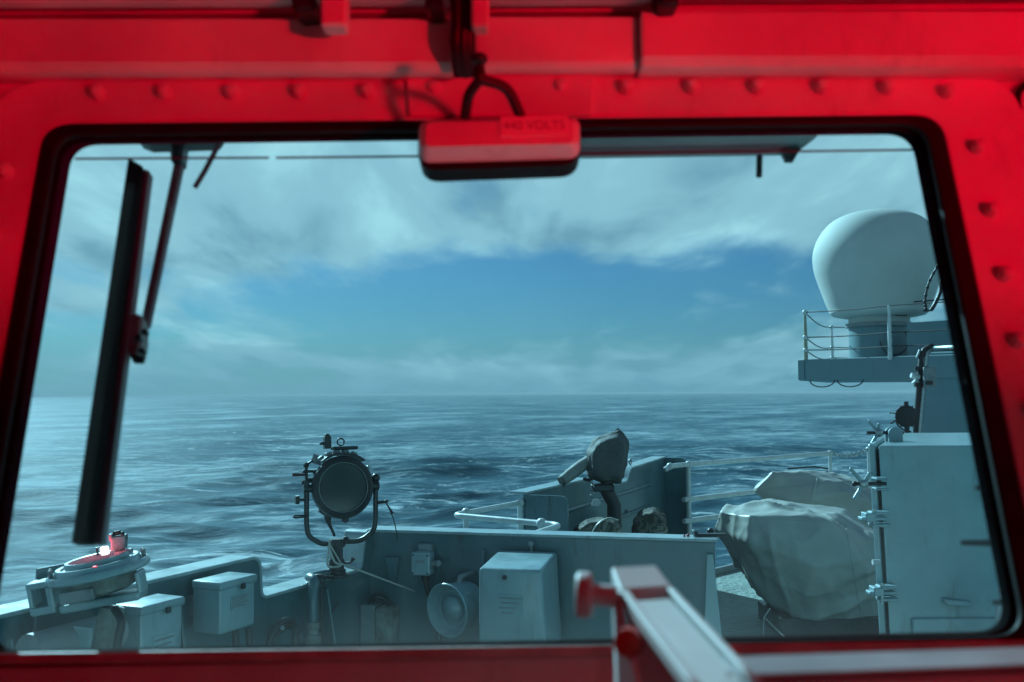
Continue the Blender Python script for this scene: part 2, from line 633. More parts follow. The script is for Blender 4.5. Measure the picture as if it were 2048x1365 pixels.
def build_sea():
    na, nr = 620, 560
    a0, a1 = R(-62), R(62)
    h = EYE.z - SEA_Z
    bm_v = []
    rnd = random.Random(3)
    waves = []
    for i in range(46):
        lam = 4.5 * (60 / 4.5) ** (i / 45.0)
        th = R(118 + rnd.gauss(0, 24))
        amp = 0.0084 * lam * (0.55 + 0.6 * rnd.random()) * (1.0 if lam < 35 else 0.65)
        waves.append((2 * math.pi / lam, math.cos(th), math.sin(th), amp, rnd.random() * 6.283, lam))
    import numpy as np
    dep = np.concatenate([np.linspace(R(24), R(0.9), nr - 110), np.geomspace(R(0.88), R(0.024), 110)])
    rad = h / np.tan(dep)
    az = np.linspace(a0, a1, na)
    X = np.outer(rad, np.sin(az))
    Y = np.outer(rad, np.cos(az))
    dr = np.gradient(rad)[:, None]
    Z = np.zeros_like(X)
    DX = np.zeros_like(X)
    DY = np.zeros_like(X)
    grp = 0.75 + 0.5 * np.sin(X * 0.011 + 1.3) * np.sin(Y * 0.008 + X * 0.004)
    for k, cx, sy, amp, ph, lam in waves:
        att = np.clip(lam / (3.0 * dr) - 0.5, 0, 1) * np.clip(lam / (3.0 * rad[:, None] * (az[1] - az[0])) - 0.5, 0, 1)
        arg = k * (X * cx + Y * sy) + ph
        Z += amp * att * np.cos(arg) * grp
        DX -= cx * amp * att * np.sin(arg) * 0.8 * grp
        DY -= sy * amp * att * np.sin(arg) * 0.8 * grp
    co = np.stack([X + DX, Y + DY, Z + SEA_Z], -1).reshape(-1, 3)
    idx = np.arange(nr * na).reshape(nr, na)
    f = np.stack([idx[:-1, :-1], idx[:-1, 1:], idx[1:, 1:], idx[1:, :-1]], -1).reshape(-1, 4)
    me = bpy.data.meshes.new('sea')
    me.vertices.add(len(co))
    me.vertices.foreach_set('co', co.ravel().astype('f'))
    me.loops.add(f.size)
    me.loops.foreach_set('vertex_index', f.ravel().astype('i'))
    me.polygons.add(len(f))
    me.polygons.foreach_set('loop_start', (np.arange(len(f)) * 4).astype('i'))
    me.polygons.foreach_set('use_smooth', np.ones(len(f), dtype=bool))
    me.update(calc_edges=True)
    me.validate()
    me.materials.append(SEA)
    o = bpy.data.objects.new('sea', me)
    COL.objects.link(o)
    struct(o, 'rough blue grey sea with wind streaked foam', 'sea')


build_sea()

# ------------------------------------------------------------------ deck
LN = Vector((0.9068, -0.4217, 0))          # inboard normal of the ship's side line
LD = Vector((0.4217, 0.9068, 0))           # direction of the ship's side


def LP(Y):
    return Vector((-2.865 + 0.465 * Y, Y, 0))


L0 = LP(0)
CORNER = LP(4.72)
MR = Vector((0.87, 4.33, 0))
MD = (MR - CORNER).normalized()
MN = Vector((MD.y, -MD.x, 0))
if MN.y > 0:
    MN = -MN
ZB = 1.072                                  # bulwark height

dk = [LP(1.0), LP(9.0), (4.30, 11.95, 0), (5.9, 15.4, 0), (7.1, 18.0, 0), (10.5, 26, 0), (16, 26, 0), (16, -5, 0), (-2.42, -5, 0)]
dk = [Vector(p) for p in dk]
struct(B().prism([p - Vector((0, 0, 0.12)) for p in dk], (0, 0, 0.12)).done('deck', DECK), 'green grey non slip ship deck', 'deck')
struct(B().prism([Vector((p.x * 0.999 + 0.01, p.y, -0.121)) for p in dk], (0, 0, SEA_Z - 1.5)).done('hull', SUPER), 'grey ship hull side', 'hull')


# ------------------------------------------------------------------ bulwarks
def Lpt(s, n, z):
    return L0 + LD * s + LN * n + Vector((0, 0, z))


def Mpt(u, n, z):
    return CORNER + MD * u + MN * n + Vector((0, 0, z))


def onL(px, py, n=0.0):
    p = onplane(px, py, L0 + LN * n, LN)
    return (p - L0).dot(LD), p.z


def onM(px, py, n=0.0):
    p = onplane(px, py, CORNER + MN * n, MN)
    return (p - CORNER).dot(MD), p.z


def capping(pts, nvec, w_in, w_out, th, name, m, parent):
    """flat capping strip that follows a polyline of points"""
    loops = []
    for i, p in enumerate(pts):
        d = (pts[min(i + 1, len(pts) - 1)] - pts[max(0, i - 1)]).normalized()
        up = d.cross(nvec)
        if up.z < 0 or (abs(up.z) < 0.2 and False):
            up = -up
        loops.append([p + nvec * w_in, p - nvec * w_out, p - nvec * w_out + up * th, p + nvec * w_in + up * th])
    return B().quad_strip(loops).bevel(0.004, 2, 50).done(name, m, parent)


def gusset(frame, s, poly, th, parent, m=GREY):
    """bracket plate standing on the inner face: poly of (n, z)"""
    a_ = [frame(s, n, z) for n, z in poly]
    v = frame(s + th, 0, 0) - frame(s, 0, 0)
    return B().prism(a_, v).bevel(0.003, 1).done('gusset', m, parent)


sA = onL(60, 1140)[0]
sB = onL(226, 1150)[0]
sN0 = onL(517, 1120)[0]
sN1 = onL(731, 1120)[0]
sC = (CORNER - L0).dot(LD)
s_start = 2.2 * 1.103
ZN, ZR = 0.905, 1.20
top = [(s_start, ZB), (sN0, ZB), (sN0 + 0.012, ZN), (sN1 - 0.03, ZN),
       (sN1 + 0.005, ZB), (sC, ZB)]
top3 = fillet([Vector((s, z, 0)) for s, z in top], 0.045, 6)
bl = thing('side_bulwark', 'long grey steel bulwark with a notch below the searchlight', 'bulwark', LP(3.6))
poly = [Lpt(v.x, 0, v.y) for v in top3] + [Lpt(sC, 0, 0.0), Lpt(s_start, 0, 0.0)]
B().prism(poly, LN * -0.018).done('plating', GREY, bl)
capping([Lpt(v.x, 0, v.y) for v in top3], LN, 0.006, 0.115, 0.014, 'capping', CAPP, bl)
GP = [(0.0, ZB - 0.06), (0.028, ZB - 0.06), (0.10, 0.52), (0.135, 0.06), (0.135, 0.0), (0.0, 0.0)]
GPN = [(0.0, ZN - 0.02), (0.04, ZN - 0.02), (0.11, 0.50), (0.14, 0.06), (0.14, 0.0), (0.0, 0.0)]
for px, gp in ((372, GP), (662, GPN), (40, GP)):
    gusset(Lpt, onL(px, 1200, 0.06)[0], gp, 0.014, bl)

mb = thing('inboard_bulwark', 'straight grey bulwark carrying the big cable box and the horn', 'bulwark', (CORNER + MR) / 2)
uR = (MR - CORNER).dot(MD)
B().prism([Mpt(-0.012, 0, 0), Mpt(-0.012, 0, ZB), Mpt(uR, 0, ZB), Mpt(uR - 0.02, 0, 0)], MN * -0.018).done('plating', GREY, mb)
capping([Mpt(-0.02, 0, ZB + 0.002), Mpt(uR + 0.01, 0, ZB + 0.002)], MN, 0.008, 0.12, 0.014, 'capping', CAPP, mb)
u7 = onM(783, 1140, 0.03)
B().prism([Mpt(u7[0] - 0.036, 0.001, u7[1] + 0.055), Mpt(u7[0] + 0.036, 0.001, u7[1] + 0.055), Mpt(u7[0] + 0.016, 0.001, u7[1] - 0.055), Mpt(u7[0] - 0.010, 0.001, u7[1] - 0.055)], MN * 0.03).bevel(0.003, 1).done('hook_plate', GREY, mb)
for px in (962,):
    gusset(Mpt, onM(px, 1120, 0.03)[0], GP, 0.016, mb)
B().prism([Mpt(uR - 0.035, 0.012, ZB - 0.045), Mpt(uR - 0.008, 0.012, ZB - 0.045), Mpt(uR + 0.055, 0.05, 0.35), Mpt(uR + 0.055, 0.05, 0.0), Mpt(uR - 0.06, 0.05, 0.0), Mpt(uR - 0.06, 0.05, 0.50)],
          MN * 0.014).bevel(0.003, 1).done('end_stay', GREY_B, mb)


# ------------------------------------------------------------------ equipment boxes on the bulwarks
def frame_box(frame, s0, s1, n0, n1, z0, z1):
    b = B()
    lo = [frame(s0, n0, z0), frame(s1, n0, z0), frame(s1, n1, z0), frame(s0, n1, z0)]
    hi = [frame(s0, n0, z1), frame(s1, n0, z1), frame(s1, n1, z1), frame(s0, n1, z1)]
    return b.quad_strip([lo, hi])


def cover_box(name, label, frame, s0, s1, n0, n1, z0, z1, lines=True, taper=0.0):
    t = thing(name, label, 'equipment box', frame((s0 + s1) / 2, n0, z0))
    frame_box(frame, s0, s1, n0 + 0.004, n1, z0, z1 - 0.004).bevel(0.012, 3).done('body', GREY_B, t)
    frame_box(frame, s0 - 0.006, s1 + 0.006, n0 + 0.004, n1 + 0.007, z1 - 0.030, z1).bevel(0.009, 3).done('lid', GREY_B, t)
    sm = s0 * 0.42 + s1 * 0.58
    frame_box(frame, sm - 0.009, sm + 0.009, n1 + 0.004, n1 + 0.016, z1 - 0.040, z1 - 0.020).bevel(0.003, 2).done('latch', BLACK_M, t)
    if lines:
        h = z1 - z0
        w_ = s1 - s0
        zc = z0 + h * 0.55
        pl = frame_box(frame, s0 + w_ * 0.28, s0 + w_ * 0.80, n1, n1 + 0.0025, zc - h * 0.12, zc + h * 0.13).done('warning_plate', GREY_B, t)
        for k in range(4):
            zz = zc + h * (0.085 - 0.055 * k)
            frame_box(frame, s0 + w_ * 0.32, s0 + w_ * (0.76 - 0.06 * (k % 2)), n1 + 0.002, n1 + 0.0045, zz - 0.003, zz + 0.003).done('raised_line', GREY_D, pl)
    frame_box(frame, s0 + 0.02, s1 - 0.02, 0.001, n0 + 0.006, z0 + 0.05, z1 - 0.06).done('mounting_pad', GREY_D, t)
    return t


def corners(on, pts, n):
    ss = [on(px, py, n) for px, py in pts]
    return ss


# front faces lie parallel to the ship's side
NB = 0.165
c1 = corners(onL, [(283, 1216), (366, 1191), (280, 1330)], NB)
cover_box('equipment_box', 'pale grey box with embossed plate beside the bearing compass', Lpt, c1[0][0], c1[1][0], 0.03, NB,
          c1[0][1] - 0.33, (c1[0][1] + c1[1][1]) / 2)
c2 = corners(onL, [(441, 1168), (511, 1146), (441, 1272)], NB)
cover_box('equipment_box', 'pale grey box with embossed plate just before the bulwark notch', Lpt, c2[0][0], c2[1][0], 0.03, NB,
          c2[2][1], (c2[0][1] + c2[1][1]) / 2)
# cables under the second box
for k, px in enumerate((470, 497)):
    s_, z_ = onL(px, 1268, 0.09)
    o = B().tube(bez([Lpt(s_, 0.09, z_ + 0.02), Lpt(s_ + 0.004, 0.09, z_ - 0.09), Lpt(s_ + 0.02, 0.06, 0.30), Lpt(s_ + 0.02, 0.05, 0.005)], 14), 0.013).done('box_cable', CABLE)
    tag(o, ('black cable hanging under the grey box before the notch, nearer its middle',
            'black cable hanging under the grey box before the notch, at its corner')[k], 'cable', 'cables under the grey box')

# big box on the inboard bulwark
NBB = 0.36
q = corners(onM, [(957, 1135), (1083, 1152), (965, 1262), (1083, 1270)], NBB)
big = thing('cable_box', 'large pale grey steel box on the bulwark beside the horn', 'equipment box', Mpt(q[0][0], 0.05, q[2][1]))
zt = (q[0][1] + q[1][1]) / 2 + 0.01
zl = zt - 0.36
bb = frame_box(Mpt, q[0][0], q[1][0], 0.035, NBB, zl, zt)
for v in bb.bm.verts:
    f_ = (v.co.z - zl) / (zt - zl)
    v.co += MD * (0.02 * (1 - f_)) * (1 if (v.co - Mpt((q[0][0] + q[1][0]) / 2, 0, 0)).dot(MD) > 0 else -0.15)
for v in bb.bm.verts:
    if v.co.z > zt - 0.01 and (v.co - CORNER).dot(MN) < 0.1:
        v.co.z = 1.018
bb.bevel(0.016, 4).done('body', GREY_B, big)
frame_box(Mpt, q[0][0] + 0.01, q[1][0] - 0.01, 0.001, 0.045, zl + 0.02, zt - 0.02).done('mounting_pad', GREY_D, big)
um = q[0][0] * 0.58 + q[1][0] * 0.42
B().cyl(Mpt(um, NBB - 0.002, zt - 0.035), Mpt(um, NBB + 0.008, zt - 0.035), 0.0095).done('latch', BLACK_M, big)
ue, ze = onM(1062, 1088, 0.03)
B().cyl(Mpt(ue, 0.0, ze), Mpt(ue, 0.035, ze), 0.012).cyl(Mpt(ue, 0.02, ze - 0.05), Mpt(ue, 0.02, ze), 0.006).done('lifting_stud', GREY_D, big)
pl = frame_box(Mpt, q[0][0] + 0.085, q[0][0] + 0.19, NBB, NBB + 0.002, zt - 0.19, zt - 0.105).done('warning_plate', GREY_B, big)
for k in range(4):
    zz = zt - 0.12 - 0.02 * k
    frame_box(Mpt, q[0][0] + 0.09 + 0.008 * (k % 2), q[0][0] + 0.185 - 0.012 * k, NBB + 0.0015, NBB + 0.004, zz - 0.003, zz + 0.003).done('raised_line', GREY_D, pl)

# little switch box with its conduit
NS = 0.10
q = corners(onM, [(822, 1106), (859, 1110), (858, 1154), (822, 1150)], NS)
sw = thing('switch_box', 'small pale switch box with black conduit on the bulwark', 'switch box', Mpt(q[0][0], 0.05, q[2][1]))
zt, zl = q[0][1], (q[2][1] + q[3][1]) / 2
frame_box(Mpt, q[0][0], q[1][0], 0.03, NS, zl, zt).bevel(0.006, 2).done('body', GREY_B, sw)
frame_box(Mpt, q[0][0] + 0.012, q[1][0] - 0.012, 0.001, 0.035, zl + 0.02, zt + 0.03).done('mounting_bracket', GREY_D, sw)
frame_box(Mpt, q[0][0] + 0.025, q[1][0] - 0.025, NS, NS + 0.003, zt - 0.045, zt - 0.03).done('name_plate', GREY_D, sw)
for du in (0.009, q[1][0] - q[0][0] - 0.009):
    for dz in (0.01, zt - zl - 0.01):
        B().cyl(Mpt(q[0][0] + du, NS - 0.001, zl + dz), Mpt(q[0][0] + du, NS + 0.004, zl + dz), 0.0045, seg=8).done('screw', BLACK_M, sw)
B().cyl(Mpt(q[1][0] - 0.002, 0.065, zt - 0.05), Mpt(q[1][0] + 0.03, 0.065, zt - 0.05), 0.013).ball(Mpt(q[1][0] + 0.03, 0.065, zt - 0.05), 0.016).done('side_knob', GREY_D, sw)
uc = q[0][0] * 0.35 + q[1][0] * 0.65
B().cyl(Mpt(uc, 0.065, zl + 0.002), Mpt(uc, 0.065, zl - 0.028), 0.021, 0.018).done('cable_gland', BLACK, sw)
B().tube(bez([Mpt(uc, 0.065, zl - 0.02), Mpt(uc + 0.012, 0.065, zl - 0.08), Mpt(uc + 0.05, 0.045, zl - 0.2), Mpt(uc + 0.06, 0.03, 0.005)], 18), 0.0135).done('conduit', CABLE, sw)

# horn loudspeaker
hu, hz = onM(897, 1220, 0.20)
hc = Mpt(hu, 0.20, hz)
ha = (U(862, 1235, 3.0) - hc)
ha = Vector((-0.62, -0.78, -0.06)).normalized()
hn = thing('horn_loudspeaker', 'round grey horn loudspeaker facing the window on the bulwark', 'loudspeaker', hc)
B().lathe([(0.045, -0.150), (0.094, -0.142), (0.104, -0.11), (0.108, -0.01), (0.116, 0.002), (0.119, 0.010), (0.116, 0.015), (0.110, 0.013),
           (0.103, -0.006), (0.097, -0.030), (0.060, -0.040)], hc, ha, 44, True, True).done('horn_shell', GREY_B, hn)
B().lathe([(0.056, -0.042), (0.056, -0.026), (0.048, -0.014), (0.034, -0.010), (0.030, -0.003), (0.018, 0.002), (0.0, 0.003)], hc, ha, 28, True, False).done('centre_cone', GREY_B, hn)
B().torus(hc - ha * 0.030, ha, 0.078, 0.006, 36, 8).done('face_ring', GREY_B, hn)
for k in range(8):
    t_ = k * math.pi / 4
    e1h, e2h, _z = frame_of(ha)
    p = hc + (e1h * math.cos(t_) + e2h * math.sin(t_)) * 0.104 - ha * 0.05
    B().ball(p, 0.007, 8).done('rivet', GREY_D, hn)
hx, hy, hzv = frame_of(ha)
B().tube([hc - ha * 0.06 + Vector((0, 0, 0.08)), hc - ha * 0.06 + Vector((0.01, 0.02, 0.125)), Mpt(hu + 0.06, 0.0, hz + 0.13)], 0.012).done('bracket', GREY_D, hn)
B().tube([hc - ha * 0.12, Mpt(hu + 0.08, 0.002, hz)], 0.016).done('wall_stay', GREY_D, hn)

# old mottled terminal box low on the bulwark
NO = 0.11
q = corners(onM, [(716, 1212), (784, 1212)], NO)
ob = thing('mottled_box', 'old dark box with mottled flaking paint below the searchlight rope', 'equipment box', Mpt(q[0][0], 0.02, 0.2))
zt = q[0][1]
frame_box(Mpt, q[0][0], q[0][0] + 0.075, 0.002, NO - 0.02, zt - 0.30, zt).bevel(0.008, 2).done('side_casing', GREY_D, ob)
frame_box(Mpt, q[0][0] + 0.077, q[1][0], 0.002, NO, zt - 0.30, zt - 0.005).bevel(0.02, 3).done('front_casing', WORN, ob)
B().tube(bez([Mpt(q[0][0] + 0.03, 0.05, zt - 0.01), Mpt(q[0][0] + 0.06, 0.06, zt + 0.035), Mpt(q[0][0] + 0.11, 0.05, zt + 0.02), Mpt(q[1][0] - 0.01, 0.06, zt - 0.02)], 14), 0.012).done('top_handle', BLACK_M, ob)

# ------------------------------------------------------------------ bearing compass
pc = U(196, 1131, 3.0)
ptilt = Matrix.Rotation(R(-10), 3, 'Y') @ Matrix.Rotation(R(3), 3, 'X')
PA = ptilt @ Vector((0, 0, 1))
PX = ptilt @ Vector((1, 0, 0))
PY = ptilt @ Vector((0, 1, 0))
pe = thing('bearing_compass', 'round grey bearing compass with glowing red sight on the bulwark', 'compass', (pc.x, pc.y, 0.9))


def pp(x, y, z):
    return pc + PX * x + PY * y + PA * z


B().lathe([(0.075, -0.080), (0.098, -0.070), (0.104, -0.03), (0.104, -0.022), (0.03, -0.022)], pc, PA, 48, True, True).done('bowl', WORN, pe)
B().lathe([(0.116, -0.026), (0.140, -0.026), (0.146, -0.021), (0.146, -0.007), (0.139, -0.001), (0.130, -0.004), (0.126, -0.020)], pc, PA, 56, False, False).done('outer_ring', GREY_B, pe)
bz = B().lathe([(0.114, -0.02), (0.120, -0.018), (0.122, 0.004), (0.116, 0.012), (0.104, 0.011), (0.101, 0.000), (0.101, -0.02)], pc, PA, 56, False, False).done('bezel', GREY_B, pe)
B().lathe([(0.085, 0.004), (0.090, 0.004), (0.093, 0.018), (0.089, 0.025), (0.080, 0.024), (0.078, 0.006)], pc, PA, 48, False, False).done('azimuth_ring', GREY_B, pe)
dial = B().lathe([(0.100, 0.0), (0.100, 0.004), (0.0, 0.005)], pc, PA, 48, True, False).done('dial', mat('dial_face', (0.55, 0.50, 0.52), 0.3), pe)
for k in range(24):
    t_ = k * math.pi / 12
    d = PX * math.cos(t_) + PY * math.sin(t_)
    e_ = PA.cross(d)
    B().box(pc + d * 0.070 + PA * 0.0056, d * (0.014 if k % 3 == 0 else 0.008), e_ * 0.0022, PA * 0.0012).done('tick', INK, dial)
for ang in (-165, -150, 18, 32):
    t_ = R(ang)
    p = pc + (PX * math.cos(t_) + PY * math.sin(t_)) * 0.131
    B().cyl(p - PA * 0.012, p + PA * 0.012, 0.0065, seg=8).ball(p + PA * 0.013, 0.0075, 8).done('clamp_bolt', GREY_D, pe)
B().tube([pp(-0.025, 0.07, 0.02), pp(-0.025, 0.07, 0.042), pp(-0.005, 0.075, 0.042), pp(-0.005, 0.075, 0.02)], 0.004, 6).done('index_bracket', BLACK_M, pe)
# sight
sight = B().box(pp(0.060, 0.035, 0.050), PX * 0.040 + PY * 0.012, PY * 0.026, PA * 0.044 + PX * 0.010)
sight.box(pp(0.068, 0.035, 0.02), PX * 0.05, PY * 0.03, PA * 0.014)
sight.box(pp(0.042, 0.03, 0.070), PX * 0.012, PY * 0.02, PA * 0.024)
sight = sight.bevel(0.004, 2).done('prism_sight', mat('sight_grey', (0.20, 0.18, 0.19), 0.4, var=0.4, vscale=60), pe)
B().box(pp(0.058, 0.035, 0.080), PX * 0.024, PY * 0.012, PA * 0.014).bevel(0.003, 1).done('prism', BLACK, sight)
B().ball(pp(0.076, 0.03, 0.076), 0.007, 8).done('adjusting_knob', BLACK_M, sight)
lm = B().box(pp(0.036, -0.02, 0.042), PX * 0.022, PY * 0.018, PA * 0.024).bevel(0.004, 2).done('dial_lamp', LAMP_PINK, pe)
B().box(pp(0.036, -0.105, 0.004), PX * 0.014, PY * 0.01, PA * 0.022).bevel(0.003, 2).done('lubber_lamp', LAMP_RED, pe)
B().box(pp(-0.03, -0.045, 0.011), PX * 0.03, PY * 0.012, PA * 0.006).bevel(0.002, 1).done('glowing_marker', LAMP_RED, pe)
ld = bpy.data.lights.new('dial_light', 'POINT')
ld.energy = 0.30
ld.color = (1, 0.04, 0.06)
ld.shadow_soft_size = 0.008
lo_ = bpy.data.objects.new('dial_light', ld)
COL.objects.link(lo_)
lo_.location = pp(0.022, 0.0, 0.05) - wloc(pe)
lo_.parent = pe
# yoke with its slotted lug, and the mounting
b = B()
for dx0, dx1, z0, z1 in ((-0.150, -0.128, -0.10, -0.03), (-0.205, -0.190, -0.085, -0.02)):
    b.box(pp((dx0 + dx1) / 2, -0.01, (z0 + z1) / 2), PX * (dx1 - dx0), PY * 0.06, PA * (z1 - z0))
b.box(pp(-0.168, -0.01, -0.098), PX * 0.076, PY * 0.06, PA * 0.024)
b.box(pp(-0.168, -0.01, -0.022), PX * 0.076, PY * 0.06, PA * 0.020)
b.bevel(0.006, 2).done('yoke_lug', GREY_B, pe)
B().box(pp(0.0, 0, -0.105), PX * 0.24, PY * 0.08, PA * 0.026).box(pp(0.118, 0, -0.07), PX * 0.016, PY * 0.06, PA * 0.07).bevel(0.008, 2).done('yoke', GREY_B, pe)
B().box(pp(-0.03, -0.10, -0.062), PX * 0.10, PY * 0.02, PA * 0.036).bevel(0.005, 2).done('side_panel', GREY_D, pe)
hpn = [Lpt(sA, 0.008, 0.93), Lpt(sA + 0.012, 0.008, ZR), Lpt(sB - 0.05, 0.008, ZR), Lpt(sB, 0.008, 0.93)]
B().prism(hpn, LN * 0.012).bevel(0.003, 1).done('back_plate', GREY, pe)
sm_, zm_ = onL(190, 1230, 0.16)
B().tube([Lpt(sm_ - 0.20, 0.12, 0.985), Lpt(sm_ + 0.12, 0.12, 0.985)], 0.055, 18).done('support_drum', GREY_D, pe)
B().cyl(pp(0.02, 0, -0.13), (pp(0.02, 0, 0).x, pp(0.02, 0, 0).y, 0.95), 0.035, 0.045).done('pivot_post', WORN, pe)
B().tube(bez([pp(0.06, -0.08, -0.12), pp(0.08, -0.10, -0.16), pp(0.05, -0.1, -0.25), pp(0.045, -0.1, -0.42)], 16), 0.012).done('cable', CABLE, pe)

# small junction box below the compass
q = corners(onL, [(182, 1256), (221, 1246)], 0.22)
jb = thing('junction_box', 'small pale junction box with bolt holes under the bearing compass', 'junction box', Lpt(q[0][0], 0.1, 0.6))
frame_box(Lpt, q[0][0], q[1][0], 0.14, 0.22, q[0][1] - 0.30, q[0][1]).bevel(0.008, 2).done('body', GREY_B, jb)
frame_box(Lpt, q[0][0] + 0.02, q[1][0] - 0.02, 0.001, 0.145, q[0][1] - 0.2, q[0][1] - 0.08).done('bracket', GREY_D, jb)
for k in range(3):
    p = Lpt(q[0][0] + 0.022, 0.219, q[0][1] - 0.035 - 0.045 * k)
    B().cyl(p, p + LN * 0.004, 0.008, seg=10).done('bolt', BLACK_M, jb)

# cable coil on the bulwark under the notch
cl = thing('cable_coil', 'loop of thick black cable below the bulwark notch', 'cable', Lpt(onL(562, 1290, 0.08)[0], 0.06, 0.6))
pts = [(535, 1300), (545, 1265), (565, 1243), (585, 1245), (590, 1270), (586, 1310)]
B().tube(bez([Lpt(onL(x, y, 0.10)[0], 0.10, onL(x, y, 0.10)[1]) for x, y in pts], 24), 0.014).done('outer_turn', CABLE, cl)
B().tube(bez([Lpt(onL(x + 4, y + 12, 0.07)[0], 0.07, onL(x + 4, y + 12, 0.07)[1]) for x, y in pts], 24), 0.012).done('inner_turn', CABLE, cl)
B().tube([Lpt(onL(565, 1262, 0.0)[0], 0.0, onL(565, 1262, 0.0)[1]), Lpt(onL(565, 1256, 0.12)[0], 0.12, onL(565, 1256, 0.12)[1])], 0.009).done('peg', GREY_D, cl)

# ------------------------------------------------------------------ searchlight in the notch
YS = 4.43
base = U(673, 1128, YS)
base.z = ZN + 0.014
slc = U(685, 975, YS - 0.03)
ax = Vector((0.40, -0.90, 0.10)).normalized()          # the way the lens looks
sx = Vector((0.915, 0.405, 0)).normalized()
sup = ax.cross(sx)
if sup.z < 0:
    sup = -sup
sh = thing('signal_searchlight', 'black signal searchlight on a forked stand in the bulwark notch', 'searchlight', base)


def sp_(x, y, z):
    """x across, y up, z towards the lens side"""
    return slc + sx * x + sup * y + ax * z


drum = B().lathe([(0.03, -0.185), (0.075, -0.18), (0.108, -0.15), (0.118, -0.10), (0.118, 0.0), (0.0, 0.0)], slc, ax, 44, True, False).done('drum', BLACK, sh)
rim = B().lathe([(0.118, -0.02), (0.134, -0.018), (0.138, 0.0), (0.134, 0.022), (0.120, 0.028), (0.109, 0.022), (0.107, 0.004)], slc, ax, 56, False, False).done('front_rim', BLACK, sh)
B().torus(sp_(0, 0, 0.018), ax, 0.1085, 0.0022, 48, 6).done('retaining_ring', STEEL, rim)
B().lathe([(0.108, 0.004), (0.108, 0.012), (0.07, 0.017), (0.0, 0.019)], slc, ax, 44, True, False).done('lens', LENS, sh)
for k in range(10):
    B().box(sp_(0, -0.09 + 0.02 * k, 0.001), sx * (2 * math.sqrt(max(0.0, 0.106 ** 2 - (0.09 - 0.02 * k) ** 2)) - 0.004), sup * 0.0022, ax * 0.002).done('shutter_vane', BLACK_M, sh)
# hood plate and vents over the drum
hp = [[slc + (sx * math.sin(R(t)) + sup * math.cos(R(t))) * r_ + ax * z for r_, z in ((0.142, -0.11), (0.142, 0.03), (0.152, 0.03), (0.152, -0.11))]
      for t in range(-40, 45, 8)]
hood = B().quad_strip(hp).done('hood', BLACK, sh)
for k, t in enumerate((-34, -20, -6, 8, 22)):
    d = sx * math.sin(R(t)) + sup * math.cos(R(t))
    B().box(slc + d * 0.158 - ax * 0.03, d.cross(ax) * 0.026, d * 0.014, ax * 0.05).bevel(0.003, 1).done('vent_fin', GREY_D, hood)
B().box(sp_(0.02, 0.172, -0.03), sx * 0.11, sup * 0.014, ax * 0.06).bevel(0.003, 1).done('top_plate', BLACK, sh)
si = B().box(sp_(-0.052, 0.200, -0.05), sx * 0.030, sup * 0.055, ax * 0.04).box(sp_(-0.075, 0.196, -0.05), sx * 0.022, sup * 0.012, ax * 0.02)
si.ball(sp_(-0.052, 0.226, -0.05), 0.015, 10).bevel(0.003, 1).done('sight', BLACK, sh)
B().torus(sp_(0.004, 0.200, -0.03), ax, 0.0155, 0.0034, 24, 8).done('lifting_eye', BLACK_M, sh)
B().cyl(sp_(-0.115, 0.135, -0.07), sp_(-0.075, 0.118, -0.06), 0.022, 0.019).done('vent_pipe', GREY_D, sh)
# shutter linkage on the left
lk = B().box(sp_(-0.142, 0.075, -0.04), sx * 0.05, sup * 0.012, ax * 0.03).box(sp_(-0.150, 0.05, -0.04), sx * 0.012, sup * 0.085, ax * 0.02)
lk.box(sp_(-0.130, 0.035, -0.04), sx * 0.05, sup * 0.02, ax * 0.03)
lk.ball(sp_(-0.147, 0.103, -0.05), 0.013, 10).ball(sp_(-0.112, 0.07, -0.03), 0.012, 10).ball(sp_(-0.160, 0.028, -0.04), 0.012, 10)
lk.bevel(0.003, 1).done('shutter_linkage', BLACK_M, sh)
B().tube([sp_(-0.150, 0.104, -0.05), sp_(-0.105, 0.128, -0.06)], 0.005, 8).done('link_rod', BLACK_M, sh)
B().tube([sp_(-0.155, 0.062, -0.04), sp_(-0.21, 0.064, -0.04)], [0.0055, 0.008], 10).done('shutter_handle', mat('handle_brown', (0.06, 0.02, 0.02), 0.5), sh)
# fork
yk = [sp_(-0.170, 0.02, 0)]
yb = base + Vector((0, 0, 0.150))
yk = fillet([slc + sx * -0.158 + Vector((0, 0, 0.03)), slc + sx * -0.158 + Vector((0, 0, -0.150)), slc + sx * -0.150 + Vector((0, 0, -0.205)), slc + sx * -0.085 + Vector((0, 0, -0.245)), yb + sx * -0.02 + Vector((0, 0, 0.002)),
             yb + sx * 0.02 + Vector((0, 0, 0.002)), slc + sx * 0.085 + Vector((0, 0, -0.240)), slc + sx * 0.145 + Vector((0, 0, -0.195)), slc + sx * 0.150 + Vector((0, 0, -0.140)), slc + sx * 0.150 + Vector((0, 0, 0.045))], 0.05, 6)
B().tube(yk, 0.0115, 12).done('fork', BLACK_M, sh)
B().cyl(slc + sx * -0.172, slc + sx * -0.112, 0.017).done('trunnion', BLACK_M, sh)
B().cyl(slc + sx * 0.112, slc + sx * 0.163, 0.020).ball(slc + sx * 0.150 + Vector((0, 0, 0.035)), 0.02, 12).done('trunnion', BLACK_M, sh)
B().cyl(sp_(-0.165, -0.045, 0), sp_(-0.195, -0.045, 0), 0.006).cyl(sp_(-0.192, -0.045, 0), sp_(-0.208, -0.045, 0), 0.021, 0.018, 10).done('clamp_knob', BLACK, sh)
B().tube([sp_(-0.16, -0.115, 0), sp_(-0.182, -0.112, 0.01), sp_(-0.215, -0.112, 0.01), sp_(-0.22, -0.117, 0.01), sp_(-0.21, -0.121, 0.01), sp_(-0.165, -0.119, 0)], 0.0042, 6).done('hand_loop', BLACK_M, sh)
